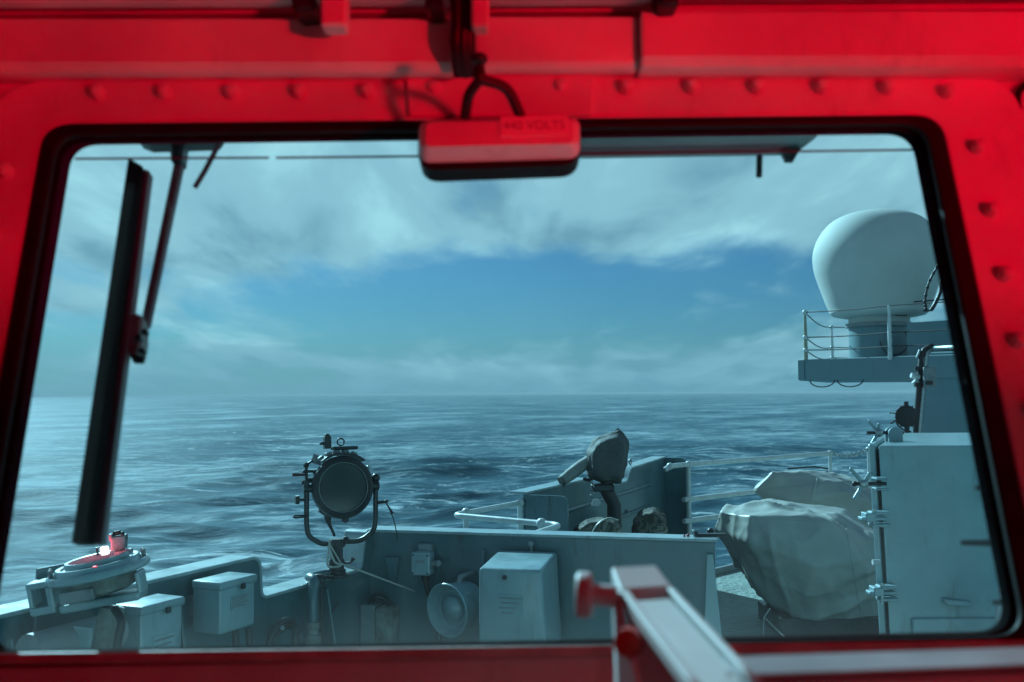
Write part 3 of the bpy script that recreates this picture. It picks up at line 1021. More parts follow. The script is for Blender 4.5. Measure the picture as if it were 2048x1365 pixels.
B().tube([sp_(0.155, -0.075, 0), sp_(0.205, -0.07, 0)], 0.0075, 8).cyl(sp_(0.192, -0.07, -0.012), sp_(0.192, -0.07, 0.012), 0.006).done('training_lever', BLACK_M, sh)
B().tube(bez([sp_(0.194, -0.075, 0), sp_(0.212, -0.11, 0), sp_(0.232, -0.165, 0), sp_(0.245, -0.245, 0.0)], 12), 0.0026, 6).done('lanyard', CABLE, sh)
B().tube([sp_(0.194, -0.075, 0), sp_(0.226, -0.125, 0.0)], [0.003, 0.0055], 6).done('lanyard_end', CABLE, sh)
B().ball(sp_(0.01, -0.142, 0.0), 0.013, 10).cyl(sp_(0.01, -0.150, 0), sp_(0.01, -0.130, 0), 0.016, seg=10).done('drain_plug', BLACK_M, sh)
B().box(sp_(-0.085, -0.105, -0.03), (sx * 0.7 - sup * 0.5) * 0.045, (sup * 0.7 + sx * 0.5) * 0.014, ax * 0.03).done('toggle_clip', BLACK_M, sh)
B().ball(sp_(0.118, 0.082, 0.0), 0.010, 8).done('toggle_nut', STEEL, sh)
B().tube(bez([sp_(-0.055, -0.115, -0.06), sp_(-0.05, -0.15, -0.06), sp_(-0.035, -0.19, -0.05), yb + Vector((-0.01, 0, 0.03))], 12), [0.016, 0.016, 0.015, 0.013, 0.010, 0.008, 0.007, 0.006, 0.006, 0.006, 0.006, 0.006, 0.006]).done('supply_cable', CABLE, sh)
# pedestal
B().lathe([(0.056, 0.0), (0.056, 0.012), (0.040, 0.016), (0.042, 0.03), (0.034, 0.034), (0.034, 0.075), (0.028, 0.08), (0.028, 0.150), (0.022, 0.165)], base, (0, 0, 1), 24).done('pedestal', BLACK, sh)
B().box(yb + Vector((0, 0, -0.005)), sx * 0.075, Vector((0, 0.045, 0)), (0, 0, 0.034)).ball(yb + sx * 0.04 + Vector((0, 0, 0.008)), 0.017, 10).bevel(0.004, 1).done('fork_clamp', BLACK, sh)
B().tube([base + Vector((0.03, 0, 0.06)), base + Vector((0.062, 0, 0.062)), base + Vector((0.075, 0, 0.082))], [0.005, 0.005, 0.011], 8).done('lock_lever', BLACK_M, sh)
# rope made fast to the pedestal
ru, rz = onM(826, 1184, 0.02)
rp = thing('lashing_rope', 'thin pale rope stretched from the searchlight stand to the bulwark', 'rope', base + Vector((0.02, -0.05, 0)))
B().tube([yb + Vector((-0.03, -0.045, 0.012)), base + Vector((0.028, -0.05, 0.066)), Mpt(ru, 0.002, rz)], 0.0042, 6).done('taut_line', ROPE, rp)
B().tube(bez([yb + Vector((-0.02, -0.04, 0.02)), base + Vector((-0.035, -0.03, 0.06)), base + Vector((0.0, -0.045, 0.05)), base + Vector((0.03, -0.048, 0.06)),
              base + Vector((0.0, -0.05, 0.075)), yb + Vector((-0.03, -0.045, 0.0))], 24), 0.005, 6).done('knot', ROPE, rp)

# bent supply pipe over the capping with its gland
bp = thing('supply_pipe', 'bent grey cable pipe leading down from the searchlight stand', 'pipe', Lpt(onL(622, 1200, 0.06)[0], 0.06, 0.4))
p1 = onL(622, 1168, 0.05)
pts = [base + Vector((-0.03, -0.02, 0.018)), base + Vector((-0.09, -0.13, 0.02)), Lpt(p1[0] + 0.02, 0.05, ZN + 0.03), Lpt(p1[0], 0.06, ZN - 0.05), Lpt(p1[0], 0.06, ZN - 0.14)]
B().tube(bez(pts, 28), 0.022, 14).done('bend', GREY, bp)
B().tube(bez([base + Vector((0.0, -0.06, 0.01)), base + Vector((-0.08, -0.16, 0.03)), Lpt(p1[0] + 0.05, 0.08, ZN + 0.045), Lpt(p1[0] + 0.01, 0.095, ZN - 0.04), Lpt(p1[0] + 0.03, 0.095, ZN - 0.3)], 24), 0.006, 6).done('thin_cable', CABLE, bp)
pg = Lpt(p1[0], 0.06, ZN - 0.13)
B().lathe([(0.026, 0.0), (0.032, -0.004), (0.032, -0.026), (0.026, -0.03), (0.026, -0.05), (0.038, -0.054), (0.038, -0.09), (0.028, -0.1), (0.028, -0.24), (0.042, -0.25), (0.042, -0.29), (0.03, -0.3), (0.03, -0.77)], pg, (0, 0, 1), 18).done('cable_gland', WORN, bp)
B().box(Lpt(p1[0], 0.03, ZN - 0.2), LD * 0.03, LN * 0.07, (0, 0, 0.03)).done('pipe_clip', GREY_D, bp)
ru2, rz2 = onL(665, 1180, 0.05)
o = B().tube(bez([Lpt(ru2 - 0.05, 0.02, ZN + 0.02), Lpt(ru2 - 0.02, 0.03, ZN - 0.03), Lpt(ru2, 0.04, ZN - 0.13), Lpt(ru2 + 0.02, 0.04, ZN - 0.12), Lpt(ru2 + 0.07, 0.03, ZN - 0.10)], 16), 0.004, 6).done('loose_wire', CABLE)
tag(o, 'thin loose black wire drooping inside the bulwark under the searchlight', 'wire')

# ------------------------------------------------------------------ bent handrail behind the inboard bulwark
hr = thing('bent_handrail', 'white bent pipe handrail behind the inboard bulwark', 'handrail', U(1000, 1100, 5.8))
ZH = 1.03
A_ = UZ(1040, 1006, ZH)
B1 = UZ(906, 1031, ZH)
C1 = UZ(1122, 1051, ZH)
D1 = UZ(1040, 1078, ZH)
B().tube(fillet([A_ + (A_ - B1) * 0.02, B1, C1, D1], 0.07, 7), 0.0165, 12).done('top_rail', RAILM, hr)
J1 = A_.lerp(B1, 0.82)
J2 = B1.lerp(C1, 0.83)
for p in (A_, J1, J2):
    B().ball(p, 0.029, 12).done('joint', RAILM, hr)
    B().cyl((p.x, p.y, 0.0), p, 0.0165, seg=12).done('post', RAILM, hr)

# ------------------------------------------------------------------ gun bay beyond
gb = thing('gun_bay_bulwark', 'grey steel bay sheltering the covered gun at the ship side', 'bulwark', LP(7.5))
s0, s1 = onL(1052, 995)[0], onL(1330, 937)[0]
ga = onL(1185, 965)[0]
gbb = onL(1262, 950)[0]
topg = [(s0, ZB + 0.01), (ga - 0.03, ZB + 0.01), (ga + 0.03, ZB - 0.08), (gbb - 0.1, ZB - 0.08), (gbb, ZB + 0.02), (s1, ZB + 0.05)]
topg3 = fillet([Vector((a1_, b1_, 0)) for a1_, b1_ in topg], 0.05, 5)
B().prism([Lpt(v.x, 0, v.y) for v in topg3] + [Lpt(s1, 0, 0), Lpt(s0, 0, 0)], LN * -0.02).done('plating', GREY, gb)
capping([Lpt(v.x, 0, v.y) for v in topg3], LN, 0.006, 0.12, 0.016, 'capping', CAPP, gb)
for zz in (0.90, 0.72):
    B().tube([Lpt(s0 + 0.03, 0.006, zz), Lpt(s1 - 0.5, 0.006, zz + 0.02)], 0.016, 8).done('stiffener', GREY, gb)


def end_plate(s, n_len, z, r, name):
    pts = [Vector((0.001, 0, 0)), Vector((0.001, z, 0)), Vector((n_len, z, 0)), Vector((n_len, 0, 0))]
    pts = [pts[0], pts[1]] + fillet(pts[1:], r, 6)[1:-1] + [pts[3]]
    B().prism([Lpt(s, v.x, v.y) for v in pts], LD * 0.016).bevel(0.004, 1).done(name, GREY, gb)


end_plate(s0 - 0.008, 0.285, ZB + 0.01, 0.05, 'end_plate')
end_plate(s1 - 0.01, 0.20, ZB + 0.055, 0.05, 'end_plate')
sl_ = onL(1253, 1027, 0.004)
text_mesh('lettering', 'SA', 0.075, Lpt(sl_[0], 0.004, sl_[1]), LD, (0, 0, 1), INK, gb)
p = Lpt(onL(1272, 942)[0], -0.05, ZB + 0.05)
B().torus(p + Vector((0, 0, 0.02)), LN, 0.022, 0.007, 16, 6).done('fairlead_ring', GREY_D, gb)


# cloth helper -----------------------------------------------------
def cloth_hull(points, name, m, parent, edge=0.035, smooth_it=6, amp=0.02, freq=5.0, seed=0, fine=0.35):
    bm = bmesh.new()
    for p in points:
        bm.verts.new(p)
    r_ = bmesh.ops.convex_hull(bm, input=bm.verts)
    bmesh.ops.delete(bm, geom=[v for v in bm.verts if not v.link_faces], context='VERTS')
    for it in range(9):
        long_ = [e_ for e_ in bm.edges if e_.calc_length() > edge]
        if not long_:
            break
        bmesh.ops.subdivide_edges(bm, edges=long_, cuts=1)
        bmesh.ops.triangulate(bm, faces=[f for f in bm.faces if len(f.verts) > 3])
    for it in range(smooth_it):
        bmesh.ops.smooth_vert(bm, verts=bm.verts, factor=0.5, use_axis_x=True, use_axis_y=True, use_axis_z=True)
    bmesh.ops.recalc_face_normals(bm, faces=bm.faces)
    bm.normal_update()
    sd = Vector((seed * 7.3, seed * 3.1, seed * 1.7))
    mv = {}
    for v in bm.verts:
        q_ = v.co * freq + sd
        w_ = Vector((noise.noise(q_ * 0.5), noise.noise(q_ * 0.5 + Vector((5, 5, 5))), noise.noise(q_ * 0.5 + Vector((9, 1, 4))))) * 0.9
        a1_ = (1 - abs(noise.noise(q_ + w_))) ** 9
        a2_ = (1 - abs(noise.noise(q_ * 1.9 + w_ * 1.3 + Vector((3, 8, 1))))) ** 12
        a3_ = noise.noise(q_ * 0.6)
        a4_ = (1 - abs(noise.noise(Vector((q_.x * 4.5, q_.y * 4.5, q_.z * 2.0)) + w_ * 2))) ** 4
        mv[v] = v.normal * amp * (0.85 * a1_ + 0.40 * a2_ + 0.35 * a3_ + fine * 0.12 * a4_ - 0.35)
    for v, d in mv.items():
        v.co += d
    bb_ = B()
    bb_.bm.free()
    bb_.bm = bm
    return bb_.done(name, m, parent, ang=60)


def drape(points, name, m, parent, voxel=0.024, slack=0.06, frames=22, body=0.982, bend=0.12, stiff=12.0, rnd=2, pin=0.10, amp=0.016, freq=3.4, seed=4, grav=0.25):
    """canvas thrown over a body: a slack skin that settles and buckles over a slightly smaller hull"""
    bm = bmesh.new()
    for p in points:
        bm.verts.new(p)
    bmesh.ops.convex_hull(bm, input=bm.verts)
    bmesh.ops.delete(bm, geom=[v for v in bm.verts if not v.link_faces], context='VERTS')
    bmesh.ops.recalc_face_normals(bm, faces=bm.faces)
    me0 = bpy.data.meshes.new('hull_tmp')
    bm.to_mesh(me0)
    bm.free()
    o0 = bpy.data.objects.new('hull_tmp', me0)
    COL.objects.link(o0)
    md = o0.modifiers.new('r', 'REMESH')
    md.mode = 'VOXEL'
    md.voxel_size = voxel
    sm_ = o0.modifiers.new('s', 'SMOOTH')
    sm_.iterations = rnd
    dg = bpy.context.evaluated_depsgraph_get()
    skin = bpy.data.meshes.new_from_object(o0.evaluated_get(dg))
    bpy.data.objects.remove(o0)
    c = Vector((0, 0, 0))
    for v in skin.vertices:
        c += v.co
    c /= len(skin.vertices)
    inner = skin.copy()
    for v in inner.vertices:
        v.co = c + (v.co - c) * body
    ob = bpy.data.objects.new('skin_tmp', skin)
    oi = bpy.data.objects.new('body_tmp', inner)
    COL.objects.link(ob)
    COL.objects.link(oi)
    oi.modifiers.new('c', 'COLLISION')
    oi.collision.thickness_outer = 0.006
    oi.collision.cloth_friction = 12.0
    zmin = min(v.co.z for v in skin.vertices)
    vg = ob.vertex_groups.new(name='pin')
    vg.add([v.index for v in skin.vertices if v.co.z < zmin + pin], 1.0, 'REPLACE')
    cm = ob.modifiers.new('cloth', 'CLOTH')
    st_ = cm.settings
    st_.quality = 5
    st_.mass = 0.35
    st_.tension_stiffness = stiff
    st_.compression_stiffness = stiff
    st_.shear_stiffness = 4.0
    st_.bending_stiffness = bend
    st_.air_damping = 2.0
    st_.effector_weights.gravity = grav
    st_.vertex_group_mass = 'pin'
    st_.shrink_min = -slack
    st_.shrink_max = -slack
    cm.collision_settings.distance_min = 0.006
    cm.collision_settings.collision_quality = 2
    cm.point_cache.frame_start = 1
    cm.point_cache.frame_end = frames
    for f in range(1, frames + 1):
        S.frame_set(f)
    dg = bpy.context.evaluated_depsgraph_get()
    res = bpy.data.meshes.new_from_object(ob.evaluated_get(dg))
    bpy.data.objects.remove(ob)
    bpy.data.objects.remove(oi)
    S.frame_set(1)
    bb_ = B()
    bb_.bm.from_mesh(res)
    bpy.data.meshes.remove(res)
    bmesh.ops.smooth_vert(bb_.bm, verts=bb_.bm.verts, factor=0.35, use_axis_x=True, use_axis_y=True, use_axis_z=True)
    bb_.bm.normal_update()
    sd = Vector((seed * 7.3, seed * 3.1, seed * 1.7))
    mv = {}
    for v in bb_.bm.verts:                      # sharp pulled creases, crossing at odd angles
        q_ = v.co * freq + sd
        w_ = Vector((noise.noise(q_ * 0.45), noise.noise(q_ * 0.45 + Vector((5, 5, 5))), noise.noise(q_ * 0.45 + Vector((9, 1, 4))))) * 0.8
        c1_ = (1 - min(1.0, abs(noise.noise(q_ + w_)) * 2.4)) ** 1.5
        q2 = Vector((q_.x * 2.6 + q_.z * 1.2, q_.y * 2.2, q_.z * 1.3 - q_.x * 0.9)) + w_ * 2 + Vector((3, 8, 1))
        c2_ = (1 - min(1.0, abs(noise.noise(q2)) * 3.6)) ** 2
        keep = 0.35 + 0.65 * max(0.0, min(1.0, noise.noise(q_ * 0.8 + Vector((2, 2, 7))) * 1.6 + 0.5))
        mv[v] = v.normal * amp * keep * (0.9 * c1_ + 0.55 * c2_ + 0.5 * noise.noise(q_ * 0.7))
    for v, d in mv.items():
        v.co += d
    return bb_.done(name, m, parent, ang=70)


def taut(points, name, m, parent, voxel=0.014, rnd=2, amp=0.03, seed=4, folds=()):
    """canvas pulled tight over a body: flat planes between the corners, broken by straight sharp folds"""
    bm = bmesh.new()
    for p in points:
        bm.verts.new(p)
    bmesh.ops.convex_hull(bm, input=bm.verts)
    bmesh.ops.delete(bm, geom=[v for v in bm.verts if not v.link_faces], context='VERTS')
    bmesh.ops.recalc_face_normals(bm, faces=bm.faces)
    me0 = bpy.data.meshes.new('hull_tmp')
    bm.to_mesh(me0)
    bm.free()
    o0 = bpy.data.objects.new('hull_tmp', me0)
    COL.objects.link(o0)
    md = o0.modifiers.new('r', 'REMESH')
    md.mode = 'VOXEL'
    md.voxel_size = voxel
    sm_ = o0.modifiers.new('s', 'SMOOTH')
    sm_.iterations = rnd
    dg = bpy.context.evaluated_depsgraph_get()
    skin = bpy.data.meshes.new_from_object(o0.evaluated_get(dg))
    bpy.data.objects.remove(o0)
    bb_ = B()
    bb_.bm.from_mesh(skin)
    bpy.data.meshes.remove(skin)
    bb_.bm.normal_update()
    sd = Vector((seed * 7.3, seed * 3.1, seed * 1.7))
    mv = {}
    for v in bb_.bm.verts:
        p = v.co
        tot = 0.45 * noise.noise(p * 1.7 + sd)
        w_ = noise.noise(p * 2.0 + sd) * 0.25
        for k, (dx, dz, fl, fc_, wt) in enumerate(folds):
            d = Vector((dx, 0.35 * (-1) ** k, dz)).normalized()
            al = p.dot(d)
            ac = (p - d * al)
            q_ = ac * fc_ + d * (al * fl) + sd + Vector((k * 11.3, k * 5.7, 0)) + Vector((w_, w_, w_))
            r_ = max(0.0, 1 - abs(noise.noise(q_)) * 2.6)
            gate = max(0.0, min(1.0, 0.55 + 1.3 * noise.noise(p * 2.4 + sd + Vector((k * 3.7, 1, 9)))))
            tot += wt * r_ * gate
        mv[v] = v.normal * amp * (tot - 0.4)
    for v, d in mv.items():
        v.co += d
    return bb_.done(name, m, parent, ang=42)


FOLDS = ((1.0, -0.9, 0.4, 3.6, 1.0), (1.0, 0.25, 0.5, 4.8, 0.8), (0.35, -1.0, 0.6, 6.0, 0.45), (1.0, -0.3, 0.8, 9.0, 0.14))


def blob(pxs, Y0, dY, shrink=0.72):
    """outline points at mid depth, shrunken copies in front and behind"""
    cx = sum(x for x, y in pxs) / len(pxs)
    cy = sum(y for x, y in pxs) / len(pxs)
    out = []
    for x, y in pxs:
        out.append(U(x, y, Y0))
        xx, yy = cx + (x - cx) * shrink, cy + (y - cy) * shrink
        out.append(U(xx, yy, Y0 - dY))
        out.append(U(xx, yy, Y0 + dY))
    return out


# covered machine gun
gun = thing('covered_machine_gun', 'machine gun under a dark cloth cover with its barrel pointing down left', 'gun', U(1225, 1100, 7.0) * 1.0)
drape(blob([(1176, 905), (1190, 880), (1215, 868), (1240, 862), (1257, 885), (1252, 908), (1236, 940), (1246, 948), (1243, 968), (1205, 968), (1178, 958), (1180, 930)], 7.0, 0.13), 'cover',
           GUNCLOTH, gun, voxel=0.014, slack=0.07, pin=0.05, amp=0.010, freq=7.0, seed=2)
B().tube([U(1124, 962, 6.9), U(1140, 950, 6.92), U(1165, 931, 6.97), U(1182, 922, 7.0)], [0.036, 0.042, 0.043, 0.046], 16).done('barrel_sleeve', SLEEVE, gun)
B().lathe([(0.026, 0.0), (0.036, -0.008), (0.037, 0.01)], U(1123, 963, 6.895), U(1165, 931, 6.97) - U(1124, 962, 6.9), 16).done('sleeve_end', GUNCLOTH, gun)
B().tube([U(1228, 866, 7.0), U(1236, 857, 7.0), U(1240, 862, 7.0)], 0.006, 6).done('cover_cord', CABLE, gun)
gp0 = U(1228, 1075, 7.0)
B().tube([U(1208, 965, 7.0), U(1216, 985, 7.0), U(1228, 1010, 7.02), Vector((gp0.x + 0.02, 7.03, 0.0))], [0.055, 0.05, 0.05, 0.06], 14).done('pedestal', BLACK, gun)
B().box(U(1205, 975, 6.98), (0.16, 0.03, 0), (0, 0.12, 0), (0, 0, 0.05)).bevel(0.008, 1).done('cradle', BLACK, gun)
B().cyl(U(1185, 962, 6.95), U(1166, 958, 6.95), 0.011, seg=8).done('cocking_handle', BLACK, gun)
o = B()
for k in range(5):
    o.torus(U(1183 + 4 * (k % 2), 965 + 7 * k, 6.86), (1, 0.3 * (-1) ** k, 0.3), 0.012, 0.004, 12, 5)
o.done('chain', STEEL, gun)
B().prism([U(1183, 1012, 6.85), U(1186, 999, 6.85), U(1198, 999, 6.85), U(1203, 1006, 6.85), U(1197, 1013, 6.85)], (0, 0.01, 0)).done('tag', WHITE_B, gun)

# ammunition stand and camouflage packs
st = thing('ammunition_locker', 'low grey ready use locker behind the inboard bulwark', 'locker', U(1205, 1090, 6.0))
pl0, pl1 = U(1169, 1067, 5.9), U(1240, 1073, 5.75)
B().prism([pl0, pl1, pl1 + Vector((0.02, 0.03, 0)), pl0 + Vector((0.02, 0.03, 0))], (0, 0, -0.045)).done('lid_edge', GREY_B, st)
B().abox(pl0.x - 0.1, pl1.x + 0.08, 6.0, 6.9, 0.0, 0.74).bevel(0.01, 1).done('body', GREY, st)
cp = thing('camouflage_pack', 'camouflage cloth pack lying behind the small white edge', 'pack', U(1195, 1080, 6.45))
cloth_hull(blob([(1140, 1085), (1146, 1055), (1170, 1040), (1205, 1035), (1235, 1040), (1246, 1060), (1250, 1085)], 6.45, 0.16), 'pack_body', CAMO, cp, 0.022, 4, 0.014, 8, 5)
B().tube(bez([U(1184, 1066, 6.25), U(1196, 1048, 6.24), U(1216, 1037, 6.26), U(1236, 1042, 6.26)], 14), [0.013] * 13, 8, True, 0.4).done('pale_strap', CANVAS, cp)
cp2 = thing('camouflage_pack', 'dark camouflage pack against the far end of the gun bay', 'pack', U(1300, 1075, 8.0))
cloth_hull(blob([(1262, 1100), (1264, 1040), (1280, 1020), (1310, 1015), (1330, 1030), (1336, 1060), (1335, 1105)], 7.75, 0.16), 'pack_body', CAMO, cp2, 0.025, 4, 0.016, 7, 9)
B().tube([U(1295, 1070, 7.6), U(1330, 1066, 7.6)], 0.012, 8).done('strap', CANVAS, cp2)
frl = B().abox(U(1300, 1100, 7.75).x - 0.2, U(1300, 1100, 7.75).x + 0.2, 7.6, 8.0, 0.0, U(1300, 1098, 7.75).z)
tag(frl.bevel(0.01, 1).done('ammunition_box', GREY_D), 'plain grey box under the dark camouflage pack', 'box')

# ------------------------------------------------------------------ guard rail at the deck edge
gr = thing('guard_rail', 'white three bar guard rail along the deck edge', 'guard rail', (1.9, 9.6, 0))
ZT = 1.075
R0, R1, R2 = UZ(1340, 933, ZT), UZ(1660, 907, ZT), UZ(1737, 899, ZT)
P1_ = UZ(1377, 929, ZT)
for zz in (ZT, ZT - 0.31, ZT - 0.50):
    f0 = Vector((R0.x, R0.y, zz))
    if zz == ZT:
        B().tube(fillet([f0 - Vector((0.05, 0.02, 0.03)), f0, Vector((P1_.x, P1_.y, zz)), Vector((R1.x, R1.y, zz))], 0.05, 4), 0.023, 10).done('bar', RAILM, gr)
    else:
        f0 = R0.lerp(P1_, 0.7)
        f0.z = zz
        B().tube([f0, Vector((R1.x, R1.y, zz))], 0.023, 10).done('bar', RAILM, gr)
Pm = P1_.lerp(R1, 0.5)
for p in (P1_, R1, R2):
    B().cyl((p.x, p.y, 0), p, 0.024, 0.017, 12).done('post', RAILM, gr)
    for zz in (ZT, ZT - 0.31, ZT - 0.50):
        B().ball((p.x, p.y, zz), 0.032, 10).done('joint', RAILM, gr)
B().ball(R0, 0.032, 10).done('joint', RAILM, gr)
ch = B()
for k in range(16):
    t_ = (k + 0.5) / 16
    p = R1.lerp(R2, t_) - Vector((0, 0, 0.045 * math.sin(math.pi * t_)))
    ch.torus(p, (0.3, 0.2, 1) if k % 2 else (0.2, 1, 0.1), 0.020, 0.006, 10, 5)
ch.done('chain', STEEL, gr)
# deck edge waterway
wv = thing('waterway_bar', 'low dark coaming bar at the deck edge under the guard rail', 'coaming', R0.lerp(R2, 0.4) * Vector((1, 1, 0)).length if False else (2.4, 10.2, 0))
e0, e1 = LP(9.0), Vector((4.25, 11.95, 0))
dd = (e1 - e0).normalized()
B().box((e0 + e1) / 2 - Vector((dd.y, -dd.x, 0)) * -0.05 + Vector((0, 0, 0.03)), dd * (e1 - e0).length, Vector((dd.y, -dd.x, 0)) * 0.05, (0, 0, 0.06)).bevel(0.008, 1).done('coaming', GREY_D, wv)
# little fittings at the foot of the rail, seen past the end of the bulwark
fb = U(1392, 1076, 4.42)
ft = thing('deck_fitting', 'tiny dark fitting with red tip at the bulwark end', 'fitting', fb)
B().box(fb + Vector((0.06, 0.0, 0.012)), (0.14, 0, 0), (0, 0.03, 0), (0, 0, 0.014)).ball(fb + Vector((0.0, 0, 0.02)), 0.010, 8).done('body', BLACK, ft)
B().ball(fb + Vector((-0.035, 0, 0.010)), 0.0075, 8).ball(fb + Vector((-0.052, 0, 0.008)), 0.006, 8).done('red_tip', REDP, ft)
B().ball(fb + Vector((-0.01, 0, 0.030)), 0.006, 8).done('white_tip', WHITE_B, ft)

# ------------------------------------------------------------------ canvas covered equipment
cA = thing('canvas_covered_mount', 'large pale canvas cover hiding deck equipment with a jutting nose', 'canvas cover', U(1630, 1235, 7.4))
YA = 7.35
ptsA = [U(1420, 1061, YA), U(1424, 1064, YA + 0.15), U(1440, 1024, YA - 0.08), U(1503, 1080, YA - 0.36), U(1470, 1012, YA + 0.2), U(1590, 1004, YA + 0.2),
        U(1500, 1030, YA - 0.36), U(1515, 1022, YA - 0.30), U(1660, 1044, YA - 0.40), U(1690, 1020, YA + 0.25), U(1795, 1105, YA - 0.2), U(1795, 1092, YA + 0.4),
        U(1600, 1240, YA - 0.30), U(1700, 1243, YA - 0.30), U(1543, 1205, YA - 0.12), U(1548, 1200, YA + 0.35), U(1795, 1238, YA - 0.12), U(1795, 1220, YA + 0.4), U(1630, 1135, YA - 0.50), U(1720, 1120, YA - 0.42)]
cvA = taut(ptsA, 'cover', CANVAS, cA, amp=0.042, seed=4, folds=FOLDS)
B().ball(U(1421, 1063, YA), 0.026, 10).done('nose_cap', BLACK, cA)


def on_cover(cv, pxs, lift=0.004):
    from mathutils.bvhtree import BVHTree
    off = wloc(cv)
    tr = BVHTree.FromPolygons([v.co + off for v in cv.data.vertices], [tuple(p.vertices) for p in cv.data.polygons])
    out = []
    for x, y in pxs:
        d = ray(x, y).normalized()
        h = tr.ray_cast(EYE, d)
        if h[0] is not None:
            out.append(h[0] + h[1] * lift if h[1].dot(d) < 0 else h[0] - h[1] * lift)
    return out


def along(p, q_, n=26):
    return [(p[0] + (q_[0] - p[0]) * k / n, p[1] + (q_[1] - p[1]) * k / n) for k in range(n + 1)]


for a_, b_ in (((1512, 1036), (1606, 1226)), ((1512, 1036), (1690, 1046)), ((1690, 1046), (1722, 1232))):
    B().tube(on_cover(cvA, along(a_, b_), 0.0005), 0.0028, 6).done('seam', CANVAS, cvA)
B().abox(U(1540, 1240, YA).x, U(1790, 1240, YA).x, YA - 0.28, YA + 0.35, 0.0, 0.13).done('base_frame', BLACK_M, cA)
B().cyl((U(1660, 1230, YA).x, YA, 0.0), (U(1660, 1100, YA).x, YA, 0.5), 0.12).done('pedestal', GREY_D, cA)
B().tube([U(1540, 1218, YA - 0.2), U(1528, 1235, YA - 0.25), (U(1505, 1245, YA).x, YA - 0.3, 0.01)], 0.006, 6).done('lashing', ROPE, cA)
B().tube([U(1528, 1235, YA - 0.25), (U(1545, 1255, YA).x, YA - 0.55, 0.008)], 0.006, 6).done('lashing', ROPE, cA)
YB = 8.9
cB = thing('canvas_covered_mount', 'second canvas cover tied with cord behind the larger one', 'canvas cover', U(1700, 1150, YB))
ptsB = [U(1508, 982, YB), U(1514, 978, YB - 0.1), U(1520, 966, YB + 0.1), U(1545, 946, YB - 0.12), U(1550, 945, YB + 0.2), U(1600, 944, YB - 0.15), U(1640, 948, YB + 0.2), U(1690, 948, YB + 0.2), U(1740, 970, YB), U(1780, 980, YB + 0.2),
        U(1530, 1003, YB - 0.1), U(1600, 1010, YB - 0.25), U(1640, 990, YB - 0.3), U(1700, 985, YB - 0.32), U(1790, 1085, YB - 0.2), U(1800, 1085, YB + 0.3), U(1740, 1080, YB - 0.2),
        U(1650, 1060, YB), U(1790, 1020, YB - 0.25), U(1640, 1120, YB), U(1790, 1130, YB)]
cvB = taut(ptsB, 'cover', CANVAS, cB, amp=0.034, seed=11, folds=FOLDS)
B().tube(on_cover(cvB, along((1634, 958), (1622, 1004), 12), 0.003), 0.008, 6).done('tie_cord', ROPE, cB)
B().tube(on_cover(cvB, along((1520, 980), (1700, 962), 24), 0.001), 0.004, 6).done('seam', CANVAS, cvB)
B().tube([U(1575, 938, YB + 0.05), U(1628, 934, YB + 0.05), U(1656, 938, YB + 0.1)], 0.009, 6).done('cover_stick', BLACK_M, cB)
B().cyl((U(1700, 1100, YB).x, YB, 0.0), (U(1700, 1100, YB).x, YB, 0.55), 0.14).done('pedestal', GREY_D, cB)

# ------------------------------------------------------------------ deck locker with swing clamps
lk_ = thing('deck_locker', 'tall grey steel locker with star handled clamps at its edge', 'locker', U(1850, 1300, 4.2) * 1.0)
YF = 4.0
ztop = U(1850, 891, YF).z
xl = U(1757, 900, YF).x
xb = U(1778, 1250, YF).x
zb_ = 0.0
YK = EYE.y + (EYE.z - ztop) / ((EYE.z - U(1850, 866, 5.2).z) / 5.2)
xbot = xl + (ztop - zb_) / (ztop - U(1778, 1250, YF).z) * (xb - xl)
xlb = xl + 0.30
b = B()
b.quad_strip([[Vector((xbot, YF, zb_)), Vector((2.9, YF, zb_)), Vector((2.9, YK, zb_)), Vector((xbot + 0.56, YK, zb_))],
              [Vector((xl, YF, ztop)), Vector((2.9, YF, ztop)), Vector((2.9, YK, ztop)), Vector((xl + 0.53, YK, ztop))]])
b.bevel(0.008, 2).done('body', GREY_B, lk_)
xd = U(1739, 880, YF).x - U(1757, 880, YF).x
dvec = Vector((0.53, YK - YF, 0))
dn = Vector((-dvec.y, dvec.x, 0)).normalized()
dbl = Vector((xbot, YF + 0.02, zb_ + 0.02)) + dn * 0.006
dtl = Vector((xl, YF + 0.02, ztop + 0.004)) + dn * 0.006
dv = dvec * 0.96
B().quad_strip([[dbl, dbl + dv, dbl + dv + dn * 0.026, dbl + dn * 0.026], [dtl, dtl + dv, dtl + dv + dn * 0.026, dtl + dn * 0.026]]).bevel(0.004, 1).done('door', GREY_B, lk_)


